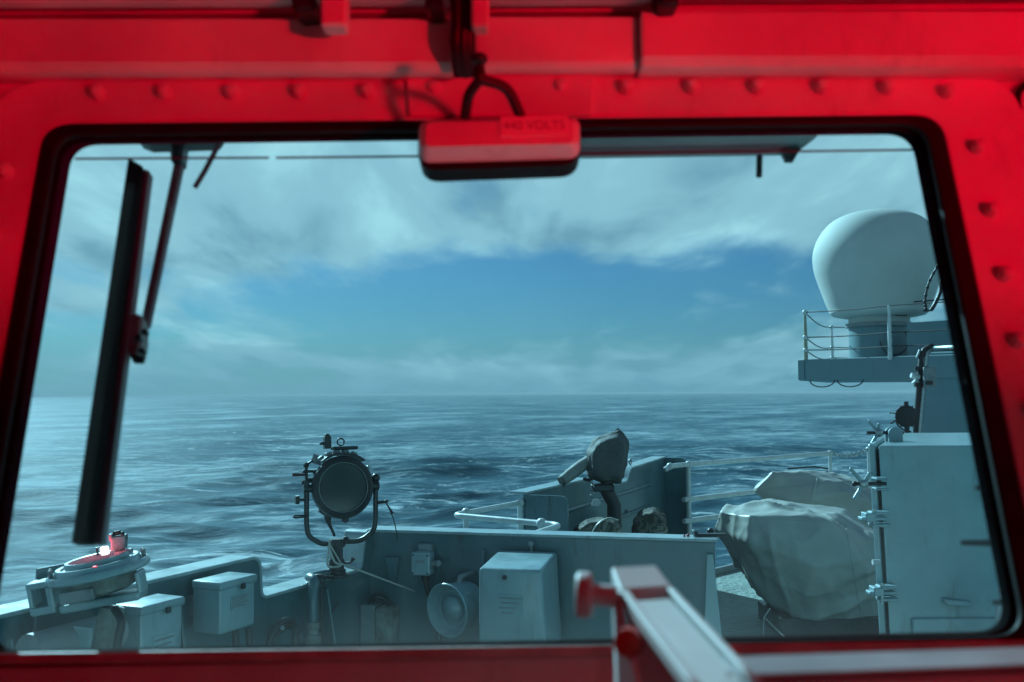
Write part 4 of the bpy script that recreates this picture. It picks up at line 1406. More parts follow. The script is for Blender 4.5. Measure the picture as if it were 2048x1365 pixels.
def star_clamp(px, py, lug_px, on_top=False):
    p = U(px, py, YF - 0.05)
    lp_ = U(lug_px, py, YF - 0.05)
    if on_top:
        p = U(px, py, YF + 0.35)
        lp_ = U(lug_px, py, YF + 0.35)
    ax_ = Vector((-1, 0, 0.0))
    c = B().cyl(lp_ + Vector((0.02, 0, 0)), p + ax_ * 0.03, 0.0075, seg=10).done('swing_bolt', BLACK_M, lk_)
    B().ball(p + ax_ * 0.035, 0.011, 8).done('bolt_end', BLACK, c)
    hub = B().lathe([(0.016, -0.014), (0.019, -0.006), (0.019, 0.008), (0.013, 0.016)], p, ax_, 14).done('star_nut', STEEL, lk_)
    for dx, dz in ((-0.052, 0.058), (0.020, 0.040), (-0.040, -0.055)):
        q_ = p + Vector((dx, -0.012, dz))
        B().tube([p, q_], [0.0085, 0.0075], 8).ball(q_, 0.0078, 8).done('star_arm', GREY_B, hub)
    lg = B()
    for sgn in (-1, 1):
        lg.box(lp_ + Vector((0.0, 0.008, 0.020 * sgn)), (0.05, 0, 0), (0, 0.06, 0), (0, 0, 0.010))
    lg.bevel(0.003, 1).done('clamp_lug', GREY_B, lk_)


star_clamp(1727, 968, 1762)
p_top = U(1757, 866, YF + 0.32)
hub = B().lathe([(0.016, -0.014), (0.019, -0.006), (0.019, 0.008), (0.013, 0.016)], p_top, (-1, 0, 0), 14).done('star_nut', STEEL, lk_)
for dx, dz in ((-0.042, 0.050), (-0.002, 0.036), (-0.034, -0.046)):
    q_ = p_top + Vector((dx, -0.012, dz))
    B().tube([p_top, q_], [0.0085, 0.0075], 8).ball(q_, 0.0078, 8).done('star_arm', GREY_B, hub)
l_top = U(1788, 866, YF + 0.32)
B().cyl(p_top + Vector((-0.05, 0, 0)), l_top + Vector((0.04, 0, 0)), 0.0075, seg=10).done('swing_bolt', BLACK_M, lk_)
lg = B()
for sgn in (-1, 1):
    pr = [l_top + Vector((0.030 * math.cos(t_), 0.02 * sgn, 0.026 * math.sin(t_))) for t_ in [math.pi * k / 8 for k in range(9)]]
    pr += [l_top + Vector((-0.03, 0.02 * sgn, -0.045)), l_top + Vector((0.03, 0.02 * sgn, -0.045))]
    lg.prism(pr, (0, 0.010, 0))
lg.done('clamp_lug', GREY_B, lk_)
for px, py in ((1752, 1037), (1768, 1185)):
    hg = B()
    for dz in (-0.026, 0.0, 0.022):
        p = U(px, py, YF - 0.03) + Vector((0, 0, dz))
        wv_ = 0.105 if dz == 0.0 else 0.075
        hg.box(p + Vector((-0.012 if dz == 0 else 0.012, 0, 0)), (wv_, 0, 0), (0, 0.05, 0), (0, 0, 0.013))
    hg.box(U(px - 15, py - 3, YF - 0.03), (0.04, 0, 0), (0, 0.06, 0), (0, 0, 0.034))
    hg = hg.bevel(0.003, 1).done('hinge', GREY_B, lk_)
    B().cyl(U(px - 4, py + 22, YF - 0.045), U(px - 4, py - 18, YF - 0.045), 0.008, seg=10).done('hinge_pin', STEEL, hg)
B().cyl(U(1745, 1125, YF - 0.02), U(1760, 1125, YF - 0.02), 0.011, seg=10).done('stop_pin', WHITE_B, lk_)
hd = B()
hd.prism([U(1882, 1196, YF - 0.004), U(1940, 1203, YF - 0.004), U(1936, 1213, YF - 0.004), U(1890, 1210, YF - 0.004)], (0, -0.018, 0)).bevel(0.004, 1).done('grab_handle', GREY_B, lk_)
B().abox(xbot + 0.06, 2.9, YF - 0.02, YF - 0.002, 0.30, U(1850, 1236, YF).z).bevel(0.004, 1).done('base_plate', GREY_B, lk_)
wp = thing('white_ventilation_pipe', 'short white pipe at the lower window corner before the locker', 'pipe', U(2003, 1260, 3.8))
B().lathe([(0.028, -0.28), (0.028, -0.02), (0.034, -0.015), (0.034, 0.05), (0.026, 0.06), (0.026, 0.11), (0.0, 0.112)], U(2010, 1235, 3.8), (0.06, 0, 1), 18).done('pipe_body', WHITE_B, wp)
B().cyl((U(2010, 1235, 3.8).x, 3.8, 0), U(2010, 1235, 3.8) - Vector((0.01, 0, 0.27)), 0.022).done('pipe_foot', WHITE_B, wp)

# ------------------------------------------------------------------ superstructure, platform and radome
ss = thing('superstructure', 'grey ship superstructure wall beyond the locker', 'superstructure', (8.5, 15, 0))
p0 = Vector((5.756, 20.0, 0))
fd = Vector((0.62, -0.785, 0))
fn = Vector((-0.785, -0.62, 0))
k0 = p0 + fd * 2.55 - fn * 0.03
k1 = p0 + fd * 9.5 - fn * 0.03
zs = 2.42
B().prism([k0, k1, k1 + Vector((7, 1.4, 0)), k0 + Vector((6, 1.4, 0))], (0, 0, zs)).bevel(0.02, 1).done('lower_wall', SUPER, ss)
pt0 = U(1600, 720, 20).z
pb0 = U(1600, 762, 20).z
bk = Vector((7.80, 24.6, 0))
pf = thing('radome_platform', 'grey overhanging platform with wire rails below the radome', 'platform', p0)
B().prism([Vector((v.x, v.y, pb0)) for v in (p0, p0 + fd * 9.5, p0 + fd * 9.5 + Vector((6, 1.2, 0)), bk + Vector((6, 0, 0)), bk)], (0, 0, pt0 - pb0)).bevel(0.012, 1).done('slab', SUPER, pf)
B().box(p0 + fd * 0.07 + fn * 0.012 + Vector((0, 0, (pt0 + pb0) / 2)), fd * 0.14, fn * 0.02, (0, 0, pt0 - pb0 - 0.02)).done('end_stiffener', SUPER, pf)
zr = U(1607, 626, 20).z
hts = [pt0 + (zr - pt0) * k for k in (1.0, 0.47, 0.20)]
posts = [p0 + fd * 0.16 - fn * 0.02, p0 + fd * 2.02 + fn * 0.02, p0 + fd * 5.6 + fn * 0.02, bk + Vector((0.1, -0.05, 0)), bk + Vector((2.6, 0, 0))]
postm = [mat('ochre_post_paint', (0.30, 0.28, 0.20), 0.5), RAILM, RAILM, RAILM, RAILM]
for p, m_ in zip(posts, postm):
    low = pt0 - (0.06 if p is posts[1] else 0.0)
    B().tube([Vector((p.x, p.y, low)), Vector((p.x, p.y, pt0 + 0.5)), Vector((p.x, p.y, zr))], [0.042, 0.036, 0.022], 10).done('post', m_, pf)
for hz_ in hts:
    for a_, b_, sag in ((0, 1, 0.02), (1, 2, 0.02), (0, 3, 0.10), (3, 4, 0.02)):
        pa = Vector((posts[a_].x, posts[a_].y, hz_))
        pb = Vector((posts[b_].x, posts[b_].y, hz_))
        n_ = 8
        B().tube([pa.lerp(pb, t_ / n_) - Vector((0, 0, sag * math.sin(math.pi * t_ / n_))) for t_ in range(n_ + 1)], 0.012, 6).done('wire', CABLE, pf)
    for k in (0, 3):
        B().ball((posts[k].x, posts[k].y, hz_), 0.055, 8).done('wire_clamp', RAILM, pf)
for k in range(2):
    c_ = p0 + fd * (0.55 + 0.62 * k) + fn * 0.02 + Vector((0, 0, pb0))
    B().tube([c_ + fd * (-0.28 * math.cos(t_)) + Vector((0, 0, -0.13 * math.sin(t_))) for t_ in [math.pi * q_ / 10 for q_ in range(11)]], 0.012, 6).done('hanging_wire', CABLE, pf)

rc = Vector((U(1757, 600, 20.5).x, 20.5, 0))
kf = 20.5 / FPX * 0.94


def rz_(y):
    return U(1757, y, 20.5).z


rd = thing('radome', 'large white satellite radome on its pedestal above the platform', 'radome', (rc.x, rc.y, pt0))
prof = [(74, 635), (88, 632), (96, 626), (98, 619), (104, 604), (111, 584), (119, 561), (125, 540), (127.5, 518), (125, 497), (117, 476), (104, 457), (86, 441), (62, 430), (34, 424), (0, 422)]
sm = []
pv = [Vector((a_, b_, 0)) for a_, b_ in prof]
sm = [pv[0], pv[1]] + bez(pv[2:], 60)
B().lathe([(v.x * 20.5 / FPX * 0.985, rz_(v.y)) for v in sm], (rc.x, rc.y, 0), (0, 0, 1), 72, True, False).done('dome', DOME, rd)
B().lathe([(0.60, rz_(650)), (0.60, rz_(633))], (rc.x, rc.y, 0), (0, 0, 1), 40).done('neck', DOME, rd)
B().lathe([(0.60, rz_(656)), (0.67, rz_(655)), (0.67, rz_(648)), (0.60, rz_(647))], (rc.x, rc.y, 0), (0, 0, 1), 40).done('neck_flange', GREY_D, rd)
B().lathe([(0.60, pt0), (0.60, rz_(652))], (rc.x, rc.y, 0), (0, 0, 1), 40).done('pedestal', SUPER, rd)
hh = rc + Vector((0.15, -0.60, 0))
B().box((rc.x + 0.23, rc.y - 0.57, (rz_(624) + rz_(640)) / 2 + 0.02), (0.26, 0.06, 0), (0, 0.06, 0), (0, 0, 0.13)).done('access_hatch', BLACK, rd)
B().tube([Vector((rc.x + 0.05 + 0.28 * math.cos(t_), rc.y - 0.66, pt0 + 0.36 + 0.28 * math.sin(t_))) for t_ in [R(40) - R(20) * q_ for q_ in range(12)]], 0.012, 6).done('cable_loop', CABLE, rd)

uh = thing('upper_deckhouse', 'grey deckhouse wall to the right of the radome pedestal', 'deckhouse', (8.3, 18, pt0))
h0 = Vector((U(1812, 650, 19.2).x, 19.2, 0))
h1 = h0 + fd * 8.0
zh0 = U(1815, 646, 19.2).z
B().prism([Vector((v.x, v.y, pt0 - 0.001)) for v in (h0, h1, h1 + Vector((5, 1, 0)), h0 + Vector((5, 1, 0)))], (0, 0, zh0 - pt0)).bevel(0.015, 1).done('wall', SUPER, uh)
for k in range(2):
    p = h0 + fd * (0.8 + 3.2 * k) - fn * 0.3
    B().cyl((p.x, p.y, zh0), (p.x, p.y, zh0 + 0.44), 0.03).done('rail_post', RAILM, uh)
pa, pb = h0 - fn * 0.3 + Vector((0, 0, zh0 + 0.42)), h1 - fn * 0.3 + Vector((0, 0, zh0 + 0.42))
B().tube([pa, pb], 0.016, 6).done('rail_wire', CABLE, uh)
# ribbed cable climbing past the dome
hs = thing('ribbed_cable', 'dark ribbed cable curving up beside the radome', 'cable', U(1850, 620, 18))
cpts = bez([U(1852, 618, 17.2), U(1850, 600, 17.2), U(1858, 565, 17.2), U(1874, 535, 17.2), U(1890, 510, 17.2)], 30)
B().tube(cpts, 0.020, 8).done('run', CABLE, hs)
for p in cpts[::3]:
    B().ball(p, 0.032, 8).done('rib', CABLE, hs)
c2_ = bez([U(1846, 622, 17.2), U(1862, 620, 17.2), U(1874, 600, 17.2), U(1882, 580, 17.2), U(1884, 562, 17.2), U(1896, 545, 17.2)], 30)
B().tube(c2_, [0.016] * 6 + [0.035] * (len(c2_) - 6), 8).done('branch', CABLE, hs)

# mast pole with cables and a box on the wall
mp_ = thing('cable_pole', 'thin pole with clipped cables at the superstructure corner', 'pole', (U(1840, 862, 15.6).x, 15.6, 0))
YPO = 15.45
B().tube([(U(1838, 862, YPO).x, YPO, 0.0), U(1839, 860, YPO), U(1852, 720, YPO), U(1854, 706, YPO), U(1866, 697, YPO), U(1920, 694, YPO - 0.8)], 0.036, 10).done('pipe', STEEL, mp_)
B().tube([(U(1831, 862, YPO).x, YPO, 0.0), U(1831, 860, YPO), U(1842, 716, YPO), U(1848, 700, YPO), U(1862, 692, YPO), U(1876, 697, YPO), U(1920, 698, YPO - 0.9)], 0.040, 10).done('cable', CABLE, mp_)
B().tube([U(1834, 716, YPO), U(1840, 700, YPO)], 0.02, 6).done('clip_rod', STEEL, mp_)
for py in (738, 770):
    B().box(U(1842, py, YPO - 0.03), (0.2, 0, 0), (0, 0.06, 0), (0, 0, 0.07)).done('clip', BLACK_M, mp_)
B().cyl(U(1822, 751, YPO), U(1838, 755, YPO), 0.04, 0.05).cyl(U(1828, 762, YPO), U(1834, 768, YPO), 0.05, 0.05).done('fixture', RAILM, mp_)
nb = thing('wall_box', 'small dark green box fixed on the superstructure wall', 'box', U(1858, 774, 15.4))
B().box(U(1859, 755, 15.3), (0.17, -0.04, 0), (0.02, 0.1, 0), (0, 0, 0.31)).bevel(0.01, 1).done('body', GREY_D, nb)
B().box(U(1858, 766, 15.24), (0.10, -0.02, 0), (0, 0.01, 0), (0, 0, 0.06)).done('panel', BLACK_M, nb)

# far searchlight
YQ = 13.6
fs = thing('far_searchlight', 'small distant black searchlight beside the superstructure corner', 'searchlight', (U(1812, 860, YQ).x, YQ, 0))
fc = U(1813, 833, YQ)
B().lathe([(0.06, 0.16), (0.12, 0.13), (0.145, 0.02), (0.150, 0.0), (0.148, -0.02), (0.13, -0.03), (0.0, -0.035)], fc, (0.25, 1, 0), 28).done('drum', BLACK, fs)
for k in range(12):
    t_ = 2 * math.pi * k / 12
    B().ball(fc + Vector((0.15 * math.cos(t_), -0.01, 0.15 * math.sin(t_))), 0.015, 6).done('rim_clip', BLACK, fs)
B().cyl(fc - Vector((0, 0, 0.14)), fc - Vector((0, 0, 0.23)), 0.035).cyl(fc - Vector((0, 0, 0.22)), (fc.x, fc.y, 0), 0.05).done('stand', BLACK, fs)
B().tube(bez([fc + Vector((-0.22, 0, -0.10)), fc + Vector((-0.15, 0, -0.06)), fc + Vector((-0.12, 0, -0.12)), fc + Vector((-0.02, 0, -0.20)), fc + Vector((0.06, 0, -0.205))], 16), 0.011, 6).done('fork', BLACK, fs)
B().tube([fc + Vector((-0.15, 0, 0.04)), fc + Vector((-0.23, 0, 0.045))], 0.009, 6).done('handle', BLACK, fs)
B().cyl(fc + Vector((0, 0, 0.14)), fc + Vector((0, 0, 0.20)), 0.03).done('top_vent', BLACK, fs)

# ------------------------------------------------------------------ bridge window
WT, WB = U(1000, 270, 1.13), U(1000, 1290, 0.95)
WV = Vector((0, WT.y - WB.y, WT.z - WB.z)).normalized()      # up along the pane
WX = Vector((1, 0, 0))
WN = WX.cross(WV)                                            # out of or into the room
if WN.y > 0:
    WN = -WN                                                  # towards the camera
WO = (WT + WB) / 2


def W(px, py, off=0.0):
    return onplane(px, py, WO + WN * off, WN)


def rquad(q, rad, n=9):
    """rounded quadrilateral from four points"""
    pts = [Vector(p) for p in q]
    out = []
    for i in range(4):
        a_, b_, c_ = pts[i - 1], pts[i], pts[(i + 1) % 4]
        u_, v_ = (a_ - b_).normalized(), (c_ - b_).normalized()
        p, q_ = b_ + u_ * rad, b_ + v_ * rad
        for k in range(n + 1):
            t = k / n
            out.append(p * (1 - t) ** 2 + b_ * 2 * t * (1 - t) + q_ * t * t)
    return out


def ring(outer, inner, th, name, m, parent, bev=0.0, rev=1):
    b = B()
    v = WN * th
    b.quad_strip([outer, inner, [p + v for p in inner], [p + v for p in outer], outer], True, False, False)
    bmesh.ops.remove_doubles(b.bm, verts=b.bm.verts, dist=1e-6)
    if bev:
        b.bevel(bev, 2, 50)
    return b.done(name, m, parent)


QI = [(130, 284), (1836, 261), (2030, 1266), (-38, 1306)]      # daylight opening
QO = [(98, 256), (1874, 238), (2098, 1296), (-92, 1336)]       # edge of the rubber
QF = [(-8, 170), (2028, 154), (2260, 1400), (-260, 1420)]      # edge of the bolted flange


def loop(q, off, rad, grow=0.0):
    c = W(1000, 780, off)
    pts = [W(x, y, off) for x, y in q]
    if grow:
        pts = [p + (p - c).normalized() * grow for p in pts]
    return rquad(pts, rad)


QG = [(147, 291), (1821, 269), (2014, 1262), (-19, 1302)]      # steel edge outside the pane


def ring4(loops, name, m, parent):
    b = B().quad_strip(loops + [loops[0]], True, False, False)
    bmesh.ops.remove_doubles(b.bm, verts=b.bm.verts, dist=1e-6)
    return b.done(name, m, parent)


win = thing('bridge_window', 'inclined bridge window with rounded corners and red lit bolted frame', 'window', WB)
ring(loop(QF, 0.0, 0.075), loop(QO, 0.0, 0.034), 0.010, 'flange', WHITE, win, 0.003)
ring4([loop(QO, 0.0005, 0.034, 0.003), loop(QI, 0.0005, 0.03), loop(QI, -0.0175, 0.03), loop(QO, -0.0175, 0.034, 0.003)], 'gasket_inner', RUBBER, win)
ring(loop(QO, 0.006, 0.034, 0.001), loop(QI, 0.006, 0.03, 0.006), 0.010, 'gasket', RUBBER, win, 0.004)
gb_ = B()
gl0 = loop(QO, -0.028, 0.034, 0.004)
gb_.prism(gl0, WN * 0.010)
glass = gb_.done('glass_pane', GLASS, win, smooth=False)
# put the pane's own origin at its middle, so the salt film follows the pane
gc = WO - WN * 0.02 - wloc(win)
for v in glass.data.vertices:
    v.co -= gc
glass.location = gc
ring4([loop(QO, -0.029, 0.04, 0.03), loop(QG, -0.029, 0.032), loop(QG, -0.050, 0.032), loop(QO, -0.050, 0.04, 0.03)], 'outer_frame', OUTGREY, win)
# heating conductor along the top of the pane
for x0, y0, x1, y1 in ((150, 318, 538, 316), (552, 316, 840, 313), (1160, 309, 1845, 300)):
    a_, b_ = W(x0, y0, -0.0165), W(x1, y1, -0.0165)
    B().box((a_ + b_) / 2, b_ - a_, WV * 0.0024, WN * 0.001).done('heating_strip', mat('conductor_grey', (0.05, 0.08, 0.11), 0.5), win)
# bolts
BOLTS = [(198, 190), (331, 189), (466, 189), (600, 188), (736, 187), (868, 182), (1122, 179), (1252, 179), (1384, 179), (1513, 179), (1642, 179),
         (1773, 180), (1893, 188), (1954, 298), (1981, 424), (2008, 552), (2034, 684), (14, 345), (-14, 470), (2062, 820)]
bolt_me = None
for x, y in BOLTS:
    p = W(x, y, 0.010)
    if bolt_me is None:
        bo = B().lathe([(0.0090, -0.004), (0.0090, 0.007), (0.0064, 0.0125), (0.0, 0.0145)], p, WN, 8, True, False).bevel(0.0008, 1, 30).done('bolt', WHITE, win)
        bolt_me, bp0 = bo.data, p
    else:
        bo = bpy.data.objects.new('bolt', bolt_me)
        COL.objects.link(bo)
        bo.parent = win
        bo.location = p - bp0
# raised joint cover in the middle of the top flange
b = B()
b.prism([W(818, 238, 0.0095), W(812, 158, 0.0095), W(1188, 152, 0.0095), W(1184, 236, 0.0095)], WN * 0.007)
b.bevel(0.002, 1).done('joint_cover', WHITE, win)
# pale sill strip
b = B()
sa, sb_ = W(-120, 1322, 0.004), W(2080, 1292, 0.004)
b.box((sa + sb_) / 2, (sb_ - sa), WV * 0.011, WN * 0.026)
b.bevel(0.003, 2).done('sill_strip', mat('sill_cream', (0.55, 0.50, 0.46), 0.5, var=0.2, vscale=20), win)
# clips fastening the pane on the outside, right
for k, (x0, y0, x1, y1) in enumerate(((1950, 976, 2010, 978), (1922, 1086, 2020, 1086), (1985, 1206, 2040, 1204))):
    a_, b_ = W(x0, y0, -0.085), W(x1 + 40, y1, -0.085)
    B().tube([a_, a_.lerp(b_, 0.5), b_], [0.0028, 0.0042, 0.0075], 8).ball(a_.lerp(b_, 0.55) + WV * (0.008 if k == 1 else 0.0), 0.007, 8).done('outer_clip', BLACK, win)

# ------------------------------------------------------------------ wiper
wi = thing('window_wiper', 'long black window wiper hanging from a pivot outside the glass', 'wiper', W(365, 300, -0.07))
OFW = -0.062


def bar(pxs, off, th, name, m, parent, bev=0.0):
    b = B().prism([W(x, y, off) for x, y in pxs], WN * th)
    if bev:
        b.bevel(bev, 1)
    return b.done(name, m, parent)


bar([(266, 330), (296, 348), (196, 1093), (155, 1093)], OFW - 0.008, 0.018, 'rubber_blade', RUBBER, wi, 0.002)
bar([(297, 349), (307, 355), (214, 1093), (197, 1093)], OFW - 0.010, 0.014, 'blade_spine', mat('spine_brown_grey', (0.22, 0.20, 0.20), 0.5), wi, 0.001)
bar([(356, 320), (374, 320), (303, 660), (286, 660)], OFW - 0.026, 0.012, 'arm', mat('arm_paint', (0.16, 0.14, 0.15), 0.45), wi, 0.002)
hub = bar([(268, 638), (300, 648), (298, 700), (292, 728), (272, 728), (257, 705)], OFW - 0.024, 0.026, 'blade_bracket', mat('bracket_cream', (0.30, 0.30, 0.27), 0.5, var=0.2, vscale=60), wi, 0.003)
for x, y in ((280, 680), (293, 668), (288, 706)):
    p = W(x, y, OFW + 0.001)
    B().cyl(p, p + WN * 0.007, 0.0036, seg=6).done('bolt', BLACK_M, hub)
bar([(262, 712), (292, 716), (290, 729), (270, 729)], OFW - 0.002, 0.006, 'pivot_cap', BLACK, hub, 0.001)
bar([(349, 296), (380, 296), (374, 344), (353, 344)], OFW - 0.03, 0.024, 'arm_head', BLACK_M, wi, 0.003)
bar([(280, 262), (452, 258), (450, 300), (438, 306), (310, 310), (284, 300)], OFW - 0.07, 0.055, 'motor_housing', mat('housing_grey', (0.10, 0.10, 0.10), 0.5), wi, 0.005)
B().tube([W(446, 272, OFW - 0.005), W(432, 300, OFW - 0.005), W(410, 342, OFW - 0.005), W(390, 375, OFW - 0.005)], 0.0034, 8).done('washer_hose', mat('hose_grey', (0.14, 0.14, 0.14), 0.6), wi)

# visor box outside, over the window
vb = thing('window_visor_box', 'grey box section visor above the window outside', 'visor', W(1400, 260, -0.2))
vy = -0.16


def vbar(pxs, off, name, m, parent, bev=0.0):
    b = B().prism([W(x, y, off) for x, y in pxs], (0, 0.06, 0.012))
    return b.bevel(bev, 1).done(name, m, parent)


vbar([(1090, 222), (1700, 215), (1650, 258), (1628, 280), (1592, 308), (1090, 316)], vy, 'visor_shell', mat('visor_grey', (0.34, 0.35, 0.35), 0.55), vb, 0.002)
bar([(1090, 296), (1602, 287), (1596, 293), (1090, 302)], vy + 0.004, -0.003, 'visor_lip', GREY_D, vb)
bar([(1562, 300), (1602, 296), (1588, 320), (1572, 320)], vy + 0.006, -0.008, 'visor_bracket', BLACK_M, vb)
B().cyl(W(1519, 312, vy - 0.01), W(1518, 353, vy - 0.01), 0.0042, seg=8).done('visor_peg', BLACK_M, vb)

# ------------------------------------------------------------------ terminal box with cables on the frame
YTB = 1.045
tb = thing('terminal_box', 'small red lit electrical box with voltage label above the window', 'electrical box', U(998, 290, YTB))
TX = (U(1160, 280, YTB) - U(836, 285, YTB)).normalized()
TZ = Vector((0, 0.16, 0.987)).normalized()
TN = TX.cross(TZ).normalized()
if TN.y > 0:
    TN = -TN


def T_(px, py, off=0.0):
    return onplane(px, py, U(998, 290, YTB) + TN * off, TN)


q = [T_(836, 238), T_(1162, 232), T_(1162, 330), T_(836, 342)]
b = B()
b.prism(rquad([p for p in q], 0.022, 6), TN * -0.035)
b.bevel(0.003, 1).done('base', RUBBER, tb)
f0 = rquad([T_(838, 240, 0.001), T_(1160, 234, 0.001), T_(1160, 318, 0.001), T_(838, 327, 0.001)], 0.014, 6)
f1 = rquad([T_(840, 242, 0.020), T_(1158, 236, 0.020), T_(1157, 296, 0.020), T_(840, 302, 0.020)], 0.010, 6)
f2 = rquad([T_(852, 246, 0.026), T_(1146, 240, 0.026), T_(1146, 288, 0.026), T_(852, 294, 0.026)], 0.007, 6)
B().quad_strip([f0, f1, f2]).done('cover', WHITE, tb, ang=30)
lq = [T_(1001, 236, 0.0262), T_(1136, 233, 0.0262), T_(1136, 271, 0.0262), T_(1001, 275, 0.0262)]
lp2 = B().prism(lq, TN * 0.0022).done('voltage_label', LABELP, tb)
text_mesh('lettering', '440 VOLTS', 0.0135, (lq[0] + lq[1] + lq[2] + lq[3]) / 4 + TN * 0.0024, TX, TX.cross(-TN).normalized() if TX.cross(-TN).z > 0 else TN.cross(TX), mat('label_ink', (0.32, 0.30, 0.30), 0.6), lp2, 0.0004)
YC = 1.0
kn = U(958, 132, YC)
for k, (mid, end) in enumerate((((938, 190), (930, 236)), ((1012, 178), (1042, 234)))):
    B().tube(bez([kn + Vector((0, 0, -0.004)), U(960, 158, YC), U(*mid, YC + 0.01), U(*end, YTB - 0.02)], 18), 0.0056, 10).done('cable', CABLE, tb)
B().ball(U(958, 118, YC - 0.005), 0.0085, 12, (1.1, 1, 0.75)).cyl(U(958, 122, YC), U(959, 150, YC), 0.0055).done('cable_tie', CABLE, tb)

# ------------------------------------------------------------------ bridge interior shell
X0, X1 = -1.95, 2.75
hole = loop(QO, 0.0, 0.034)


def wv(x, v, off=0.0):
    return WO + WX * (x - WO.x) + WV * v + WN * off


outer = [wv(X0, -0.75), wv(X1, -0.75), wv(X1, 0.95), wv(X0, 0.95)]
tri = tessellate_polygon([outer, hole])
allp = outer + hole
bmw = B()
fr = [bmw.bm.verts.new(p) for p in allp]
bk_ = [bmw.bm.verts.new(p) for p in [q_ - WN * 0.06 for q_ in outer] + loop(QO, -0.06, 0.036)]
for t_ in tri:
    bmw.bm.faces.new([fr[i] for i in t_])
    bmw.bm.faces.new([bk_[i] for i in reversed(t_)]).material_index = 1
nh = len(hole)
for i in range(nh):
    j = (i + 1) % nh
    bmw.bm.faces.new((fr[4 + i], fr[4 + j], bk_[4 + j], bk_[4 + i]))
for i in range(4):
    j = (i + 1) % 4
    bmw.bm.faces.new((fr[i], fr[j], bk_[j], bk_[i]))
wall_f = struct(bmw.done('wall_front', WHITE, None, smooth=False), 'bridge front bulkhead in red night light', 'wall')
wall_f.data.materials.append(SUPER)
yl = outer[0].y
struct(B().abox(X0, X1, yl - 0.03, yl + 0.05, 0.0, outer[0].z + 0.02).done('wall_lower', WHITE), 'bulkhead below the window', 'wall')
struct(B().abox(X0 - 0.08, X0, -3.2, 1.5, 0.0, 2.5).done('wall_left', LINING))
struct(B().abox(X1, X1 + 0.08, -3.2, 1.5, 0.0, 2.5).done('wall_right', LINING))
struct(B().abox(X0, X1, -3.28, -3.2, 0.0, 2.5).done('wall_back', LINING))
struct(B().abox(X0 - 0.08, X1 + 0.08, -3.28, 1.38, 2.5, 2.6).done('ceiling', LINING))
struct(B().abox(X0, X1, -3.2, yl, 0.004, 0.05).done('floor', mat('bridge_floor', (0.06, 0.07, 0.08), 0.6)))

# unseen upperworks, added to block sky light from the bulwark faces
uw = thing('sky_block_upperworks', 'unseen grey upperworks added behind the wheelhouse to block sky light', 'superstructure', (3, -3, 2.6))
B().abox(-1.0, 9.0, -9.0, -3.4, 2.605, 4.6).bevel(0.03, 1).done('sky_block_low', SUPER, uw)
B().abox(0.5, 9.0, -12.0, -6.0, 4.602, 9.5).bevel(0.03, 1).done('sky_block_high', SUPER, uw)
B().abox(2.84, 9.0, -9.0, 1.30, 0.0, 2.6).done('side_house', SUPER, uw)
B().prism([wv(X0, -0.75, -0.062), wv(X1, -0.75, -0.062), wv(X1, -0.36, -0.062), wv(X0, -0.36, -0.062)], WN * -0.01).done('apron_plate', SUPER, uw)

# deckhead beam boxes over the window
YBM = 1.105


def beam(xa, xb, y_top, y_low, y_bot, dY, name_label):
    """casing between two picture columns"""
    pr = [(YBM + dY, y_top), (YBM + dY, y_low), (YBM + dY + 0.006, y_bot)]
    a_ = [U(xa, y, Y) for Y, y in pr]
    b_ = [U(xb, y, Y) for Y, y in pr]
    b = B()
    la = a_ + [Vector((a_[0].x, 1.30, a_[2].z)), Vector((a_[0].x, 1.30, a_[0].z))]
    lb = b_ + [Vector((b_[0].x, 1.30, b_[2].z)), Vector((b_[0].x, 1.30, b_[0].z))]
    for p in la:
        p.x = a_[0].x
    for p in lb:
        p.x = b_[0].x
    b.quad_strip([la, lb])
    b.bevel(0.004, 2)
    o = b.done('beam_casing', WHITE)
    tag(o, name_label, 'casing', 'casings over the window')
    return o


beam(-900, 905, 36, 124, 146, 0.0, 'long red lit casing over the window, ending at the dark cable gap')
beam(950, 1276, 32, 124, 140, 0.003, 'short red lit casing over the terminal box')
beam(1282, 3000, 20, 112, 136, -0.012, 'deeper red lit casing running off above the window corner')
up = None
upp = B().prism([U(-900, 34, 1.13), U(3000, 14, 1.13), U(3000, -300, 1.22), U(-900, -300, 1.22)], (0, 0.1, 0)).done('deckhead_lining', WHITE)
tag(upp, 'red lit panel set back above the casings', 'lining')
lb_ = thing('deckhead_batten', 'horizontal red lit batten at the top edge of the picture', 'batten', U(700, 5, 1.09))
B().box(U(300, -8, 1.10), (1.2, 0, 0), (0, 0.03, 0), U(300, -20, 1.1) - U(300, 16, 1.1)).bevel(0.004, 1).done('rail', WHITE, lb_)
B().box(U(1500, -18, 1.10), (0.9, 0, 0), (0, 0.03, 0), U(300, -20, 1.1) - U(300, 12, 1.1)).bevel(0.004, 1).done('rail', WHITE, lb_)
for lab, xa, xb in (('vertical red lit strap left of the cable gap', 640, 692), ('vertical red lit strap right of the cable gap', 942, 978)):
    o = B().prism([U(xa, 52, 1.045), U(xb, 52, 1.045), U(xb, -60, 1.045), U(xa, -60, 1.045)], (0, 0.03, 0)).bevel(0.003, 1).done('strap', WHITE)
    tag(o, lab, 'strap', 'straps over the casings')
bc = thing('cable_bundle', 'dark cable bundle running up between the two casings', 'cable', U(925, 140, 1.09))
for k, (x, r_) in enumerate(((912, 0.0075), (926, 0.0085), (937, 0.007))):
    B().tube(bez([U(x + 8, 150, 1.10), U(x, 90, 1.075), U(x + 3, 30, 1.07), U(x - 2, -60, 1.07)], 16), r_, 10).done('cable', CABLE, bc)
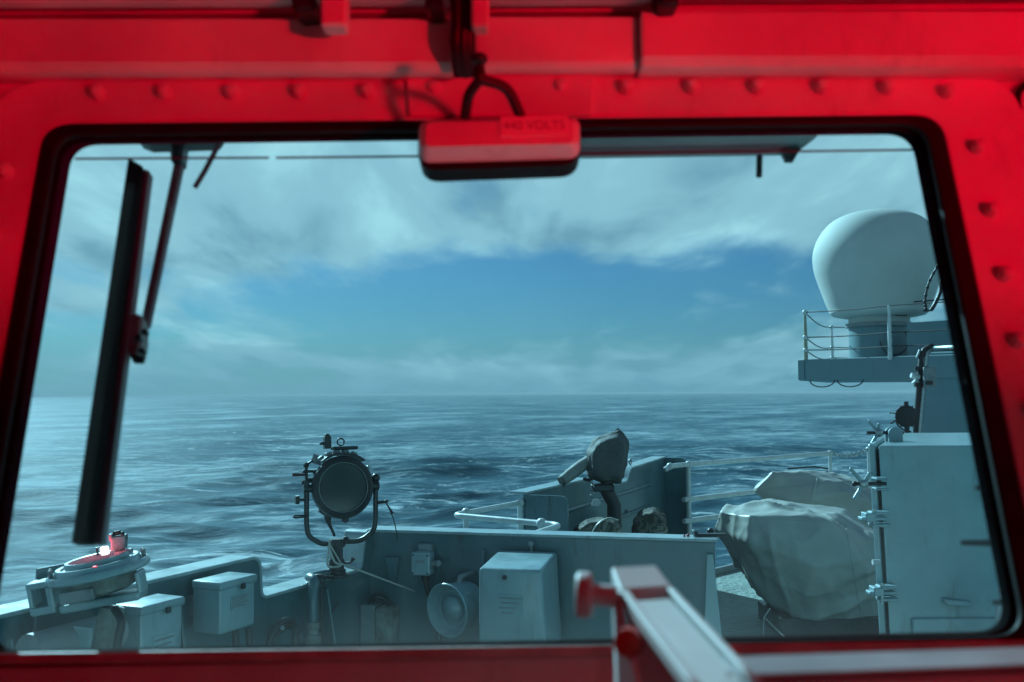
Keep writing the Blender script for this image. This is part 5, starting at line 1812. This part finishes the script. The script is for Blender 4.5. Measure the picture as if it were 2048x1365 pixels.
for lab, x0, x1, y1 in (('dark block left of the vertical strap', 575, 632, 22), ('dark block beside the cable bundle', 842, 888, 18), ('dark block over the deeper casing', 1310, 1362, 12)):
    o = B().prism([U(x0 + 10, y1, 1.06), U(x1, y1 - 2, 1.06), U(x1 - 20, -60, 1.06), U(x0, -60, 1.06)], (0, 0.05, 0)).bevel(0.004, 1).done('dark_block', CABLE)  # plain near-black blocks along the top edge
    tag(o, lab, 'clip', 'dark blocks over the casings')
# neighbouring window's flange at the right edge
nw = thing('neighbour_window', 'curved dark rim of the next window at the far right', 'window', W(2090, 300, 0.0))
B().tube(bez([W(2090, 165, 0.006), W(2052, 172, 0.006), W(2036, 190, 0.006), W(2038, 230, 0.006), W(2052, 300, 0.006), W(2120, 620, 0.006)], 24), 0.004, 8).done('rim', RUBBER, nw)

# ------------------------------------------------------------------ mounting arm inside, lower right
ma = thing('mounting_arm', 'white metal mounting arm with a round knob rising inside the window', 'bracket', U(1400, 1500, 0.6))
YM, YN_ = 0.75, 0.57
tl_, tr_ = U(1222, 1134, YM + 0.03), U(1312, 1129, YM + 0.03)
fl_, fr_ = U(1240, 1180, YM), U(1346, 1173, YM)
nl_, nr_ = U(1420, 1420, YN_), U(1560, 1400, YN_)
# head plate
th_ = Vector((0, 0, -0.012))
B().prism([tl_, tr_, fr_, fl_], th_).bevel(0.0015, 1).done('head_plate', WHITE_B, ma)
dn_ = Vector((0, 0.012, -0.010))
e1_ = fl_.lerp(fr_, 0.16)
e2_ = fl_.lerp(fr_, 0.88)
g1_ = nl_.lerp(nr_, 0.16)
g2_ = nl_.lerp(nr_, 0.88)
B().quad_strip([[fl_, e1_, e1_ + dn_, fl_ + dn_], [nl_, g1_, g1_ + dn_, nl_ + dn_]]).bevel(0.001, 1).done('side_rail', WHITE_B, ma)
B().quad_strip([[e2_, fr_, fr_ + dn_, e2_ + dn_], [g2_, nr_, nr_ + dn_, g2_ + dn_]]).bevel(0.001, 1).done('side_rail', WHITE_B, ma)
rec = Vector((0, 0.004, -0.0045))
i1, i2 = e1_.lerp(g1_, 0.075), e2_.lerp(g2_, 0.075)
B().quad_strip([[i1 + rec, i2.lerp(i1, 0.08) + rec, i2.lerp(i1, 0.08) + rec + dn_, i1 + rec + dn_], [g1_ + rec, g2_.lerp(g1_, 0.08) + rec, g2_.lerp(g1_, 0.08) + rec + dn_, g1_ + rec + dn_]]).done('channel', WHITE_B, ma)
B().quad_strip([[e1_ + dn_, e2_ + dn_, e2_ + dn_ * 2, e1_ + dn_ * 2], [g1_ + dn_, g2_ + dn_, g2_ + dn_ * 2, g1_ + dn_ * 2]]).done('backing', BLACK, ma)
# upright cheek plate on the left
cA_, cB_ = U(1228, 1180, YM - 0.005), U(1244, 1186, YM - 0.012)
lowA, lowB = U(1238, 1480, YM - 0.03), U(1290, 1480, YM - 0.05)
B().prism([cA_, cB_, lowB, lowA], (0.0, 0.02, 0.0)).bevel(0.001, 1).done('cheek_plate', WHITE_B, ma)
B().prism([U(1246, 1190, YM - 0.006), U(1340, 1300, YM - 0.05), U(1400, 1440, YM - 0.09), U(1296, 1440, YM - 0.05)], (0.004, 0.012, 0)).done('web_plate', WHITE_B, ma)
kc = U(1168, 1190, YM)
B().lathe([(0.0145, -0.006), (0.0168, -0.004), (0.0168, 0.004), (0.0145, 0.0065)], kc, (1, -0.12, 0), 28).bevel(0.0008, 1).done('hand_knob', WHITE_B, ma)
B().cyl(kc, U(1232, 1193, YM), 0.0082, seg=18).done('knob_shaft', WHITE_B, ma)
kc2 = U(1262, 1284, YM - 0.045)
B().lathe([(0.0085, 0.0), (0.0105, 0.004), (0.0095, 0.012), (0.0, 0.014)], kc2, Vector((-0.35, -0.9, 0.15)), 22, True, False).done('red_button', mat('button_red', (0.5, 0.06, 0.05), 0.4), ma)
# long rail towards the right
ra, rb = U(1440, 1343, 0.63), U(2150, 1318, 0.68)
B().box((ra + rb) / 2, rb - ra, (0, 0.034, 0.003), (0, -0.0008, 0.007)).bevel(0.002, 2).done('long_rail', mat('worn_rail_grey', (0.27, 0.25, 0.26), 0.5, var=0.2, vscale=9), ma)
B().cyl(U(1420, 1420, 0.52), (U(1420, 1420, 0.52).x, 0.52, 0.9), 0.02).done('stem', WHITE_B, ma)

# ------------------------------------------------------------------ console added to block lamp light, and the red night lamp (behind the camera)
co = thing('shading_console', 'unseen console with a hood shaped to shade sill and arm', 'console', (1.3, -0.1, 0))
B().abox(0.48, 1.9, -0.35, 0.15, 0.05, 1.15).bevel(0.02, 2).done('cabinet', GREY_D, co)
B().abox(0.50, 1.8, -0.16, 0.02, 1.151, 1.655).bevel(0.015, 2).done('hood', GREY_D, co)  # unseen hood, sized to keep the red lamp off sill and arm
rl = thing('red_night_lamp', 'red night lamp on a post inside the wheelhouse', 'lamp', (1.75, -1.3, 0.05))
B().lathe([(0.12, 0.0), (0.12, 0.02), (0.02, 0.03), (0.02, 1.30), (0.06, 1.31), (0.075, 1.34), (0.075, 1.36)], (1.75, -1.3, 0.05), (0, 0, 1), 24).done('stand', BLACK, rl)
B().lathe([(0.055, 1.361), (0.055, 1.375), (0.0, 1.38)], (1.75, -1.3, 0.05), (0, 0, 1), 20, True, False).done('base_cap', BLACK, rl)
pl_ = bpy.data.lights.new('red_lamp_light', 'POINT')
pl_.energy = 150.0
pl_.color = (1.0, 0.0, 0.020)
pl_.shadow_soft_size = 0.10
po_ = bpy.data.objects.new('red_lamp_light', pl_)
COL.objects.link(po_)
po_.parent = rl
po_.location = Vector((1.75, -1.3, 1.53)) - wloc(rl)

# ------------------------------------------------------------------ sea haze
hb = B().abox(-46000, 46000, -46000, 46000, SEA_Z - 3.2, 10.2)
hm = bpy.data.materials.new('sea_haze')
hm.use_nodes = True
ht = hm.node_tree
for n in list(ht.nodes):
    ht.nodes.remove(n)
hv = N(ht, 'ShaderNodeVolumePrincipled')
hv.inputs['Color'].default_value = (0.50, 0.56, 0.60, 1)
hv.inputs['Density'].default_value = 0.00009
hv.inputs['Anisotropy'].default_value = 0.0
ho = N(ht, 'ShaderNodeOutputMaterial')
ht.links.new(hv.outputs[0], ho.inputs['Volume'])
haze = hb.done('haze', hm, smooth=False)
haze['kind'] = 'stuff'
haze['label'] = 'thin pale sea haze softening the horizon'
haze['category'] = 'haze'
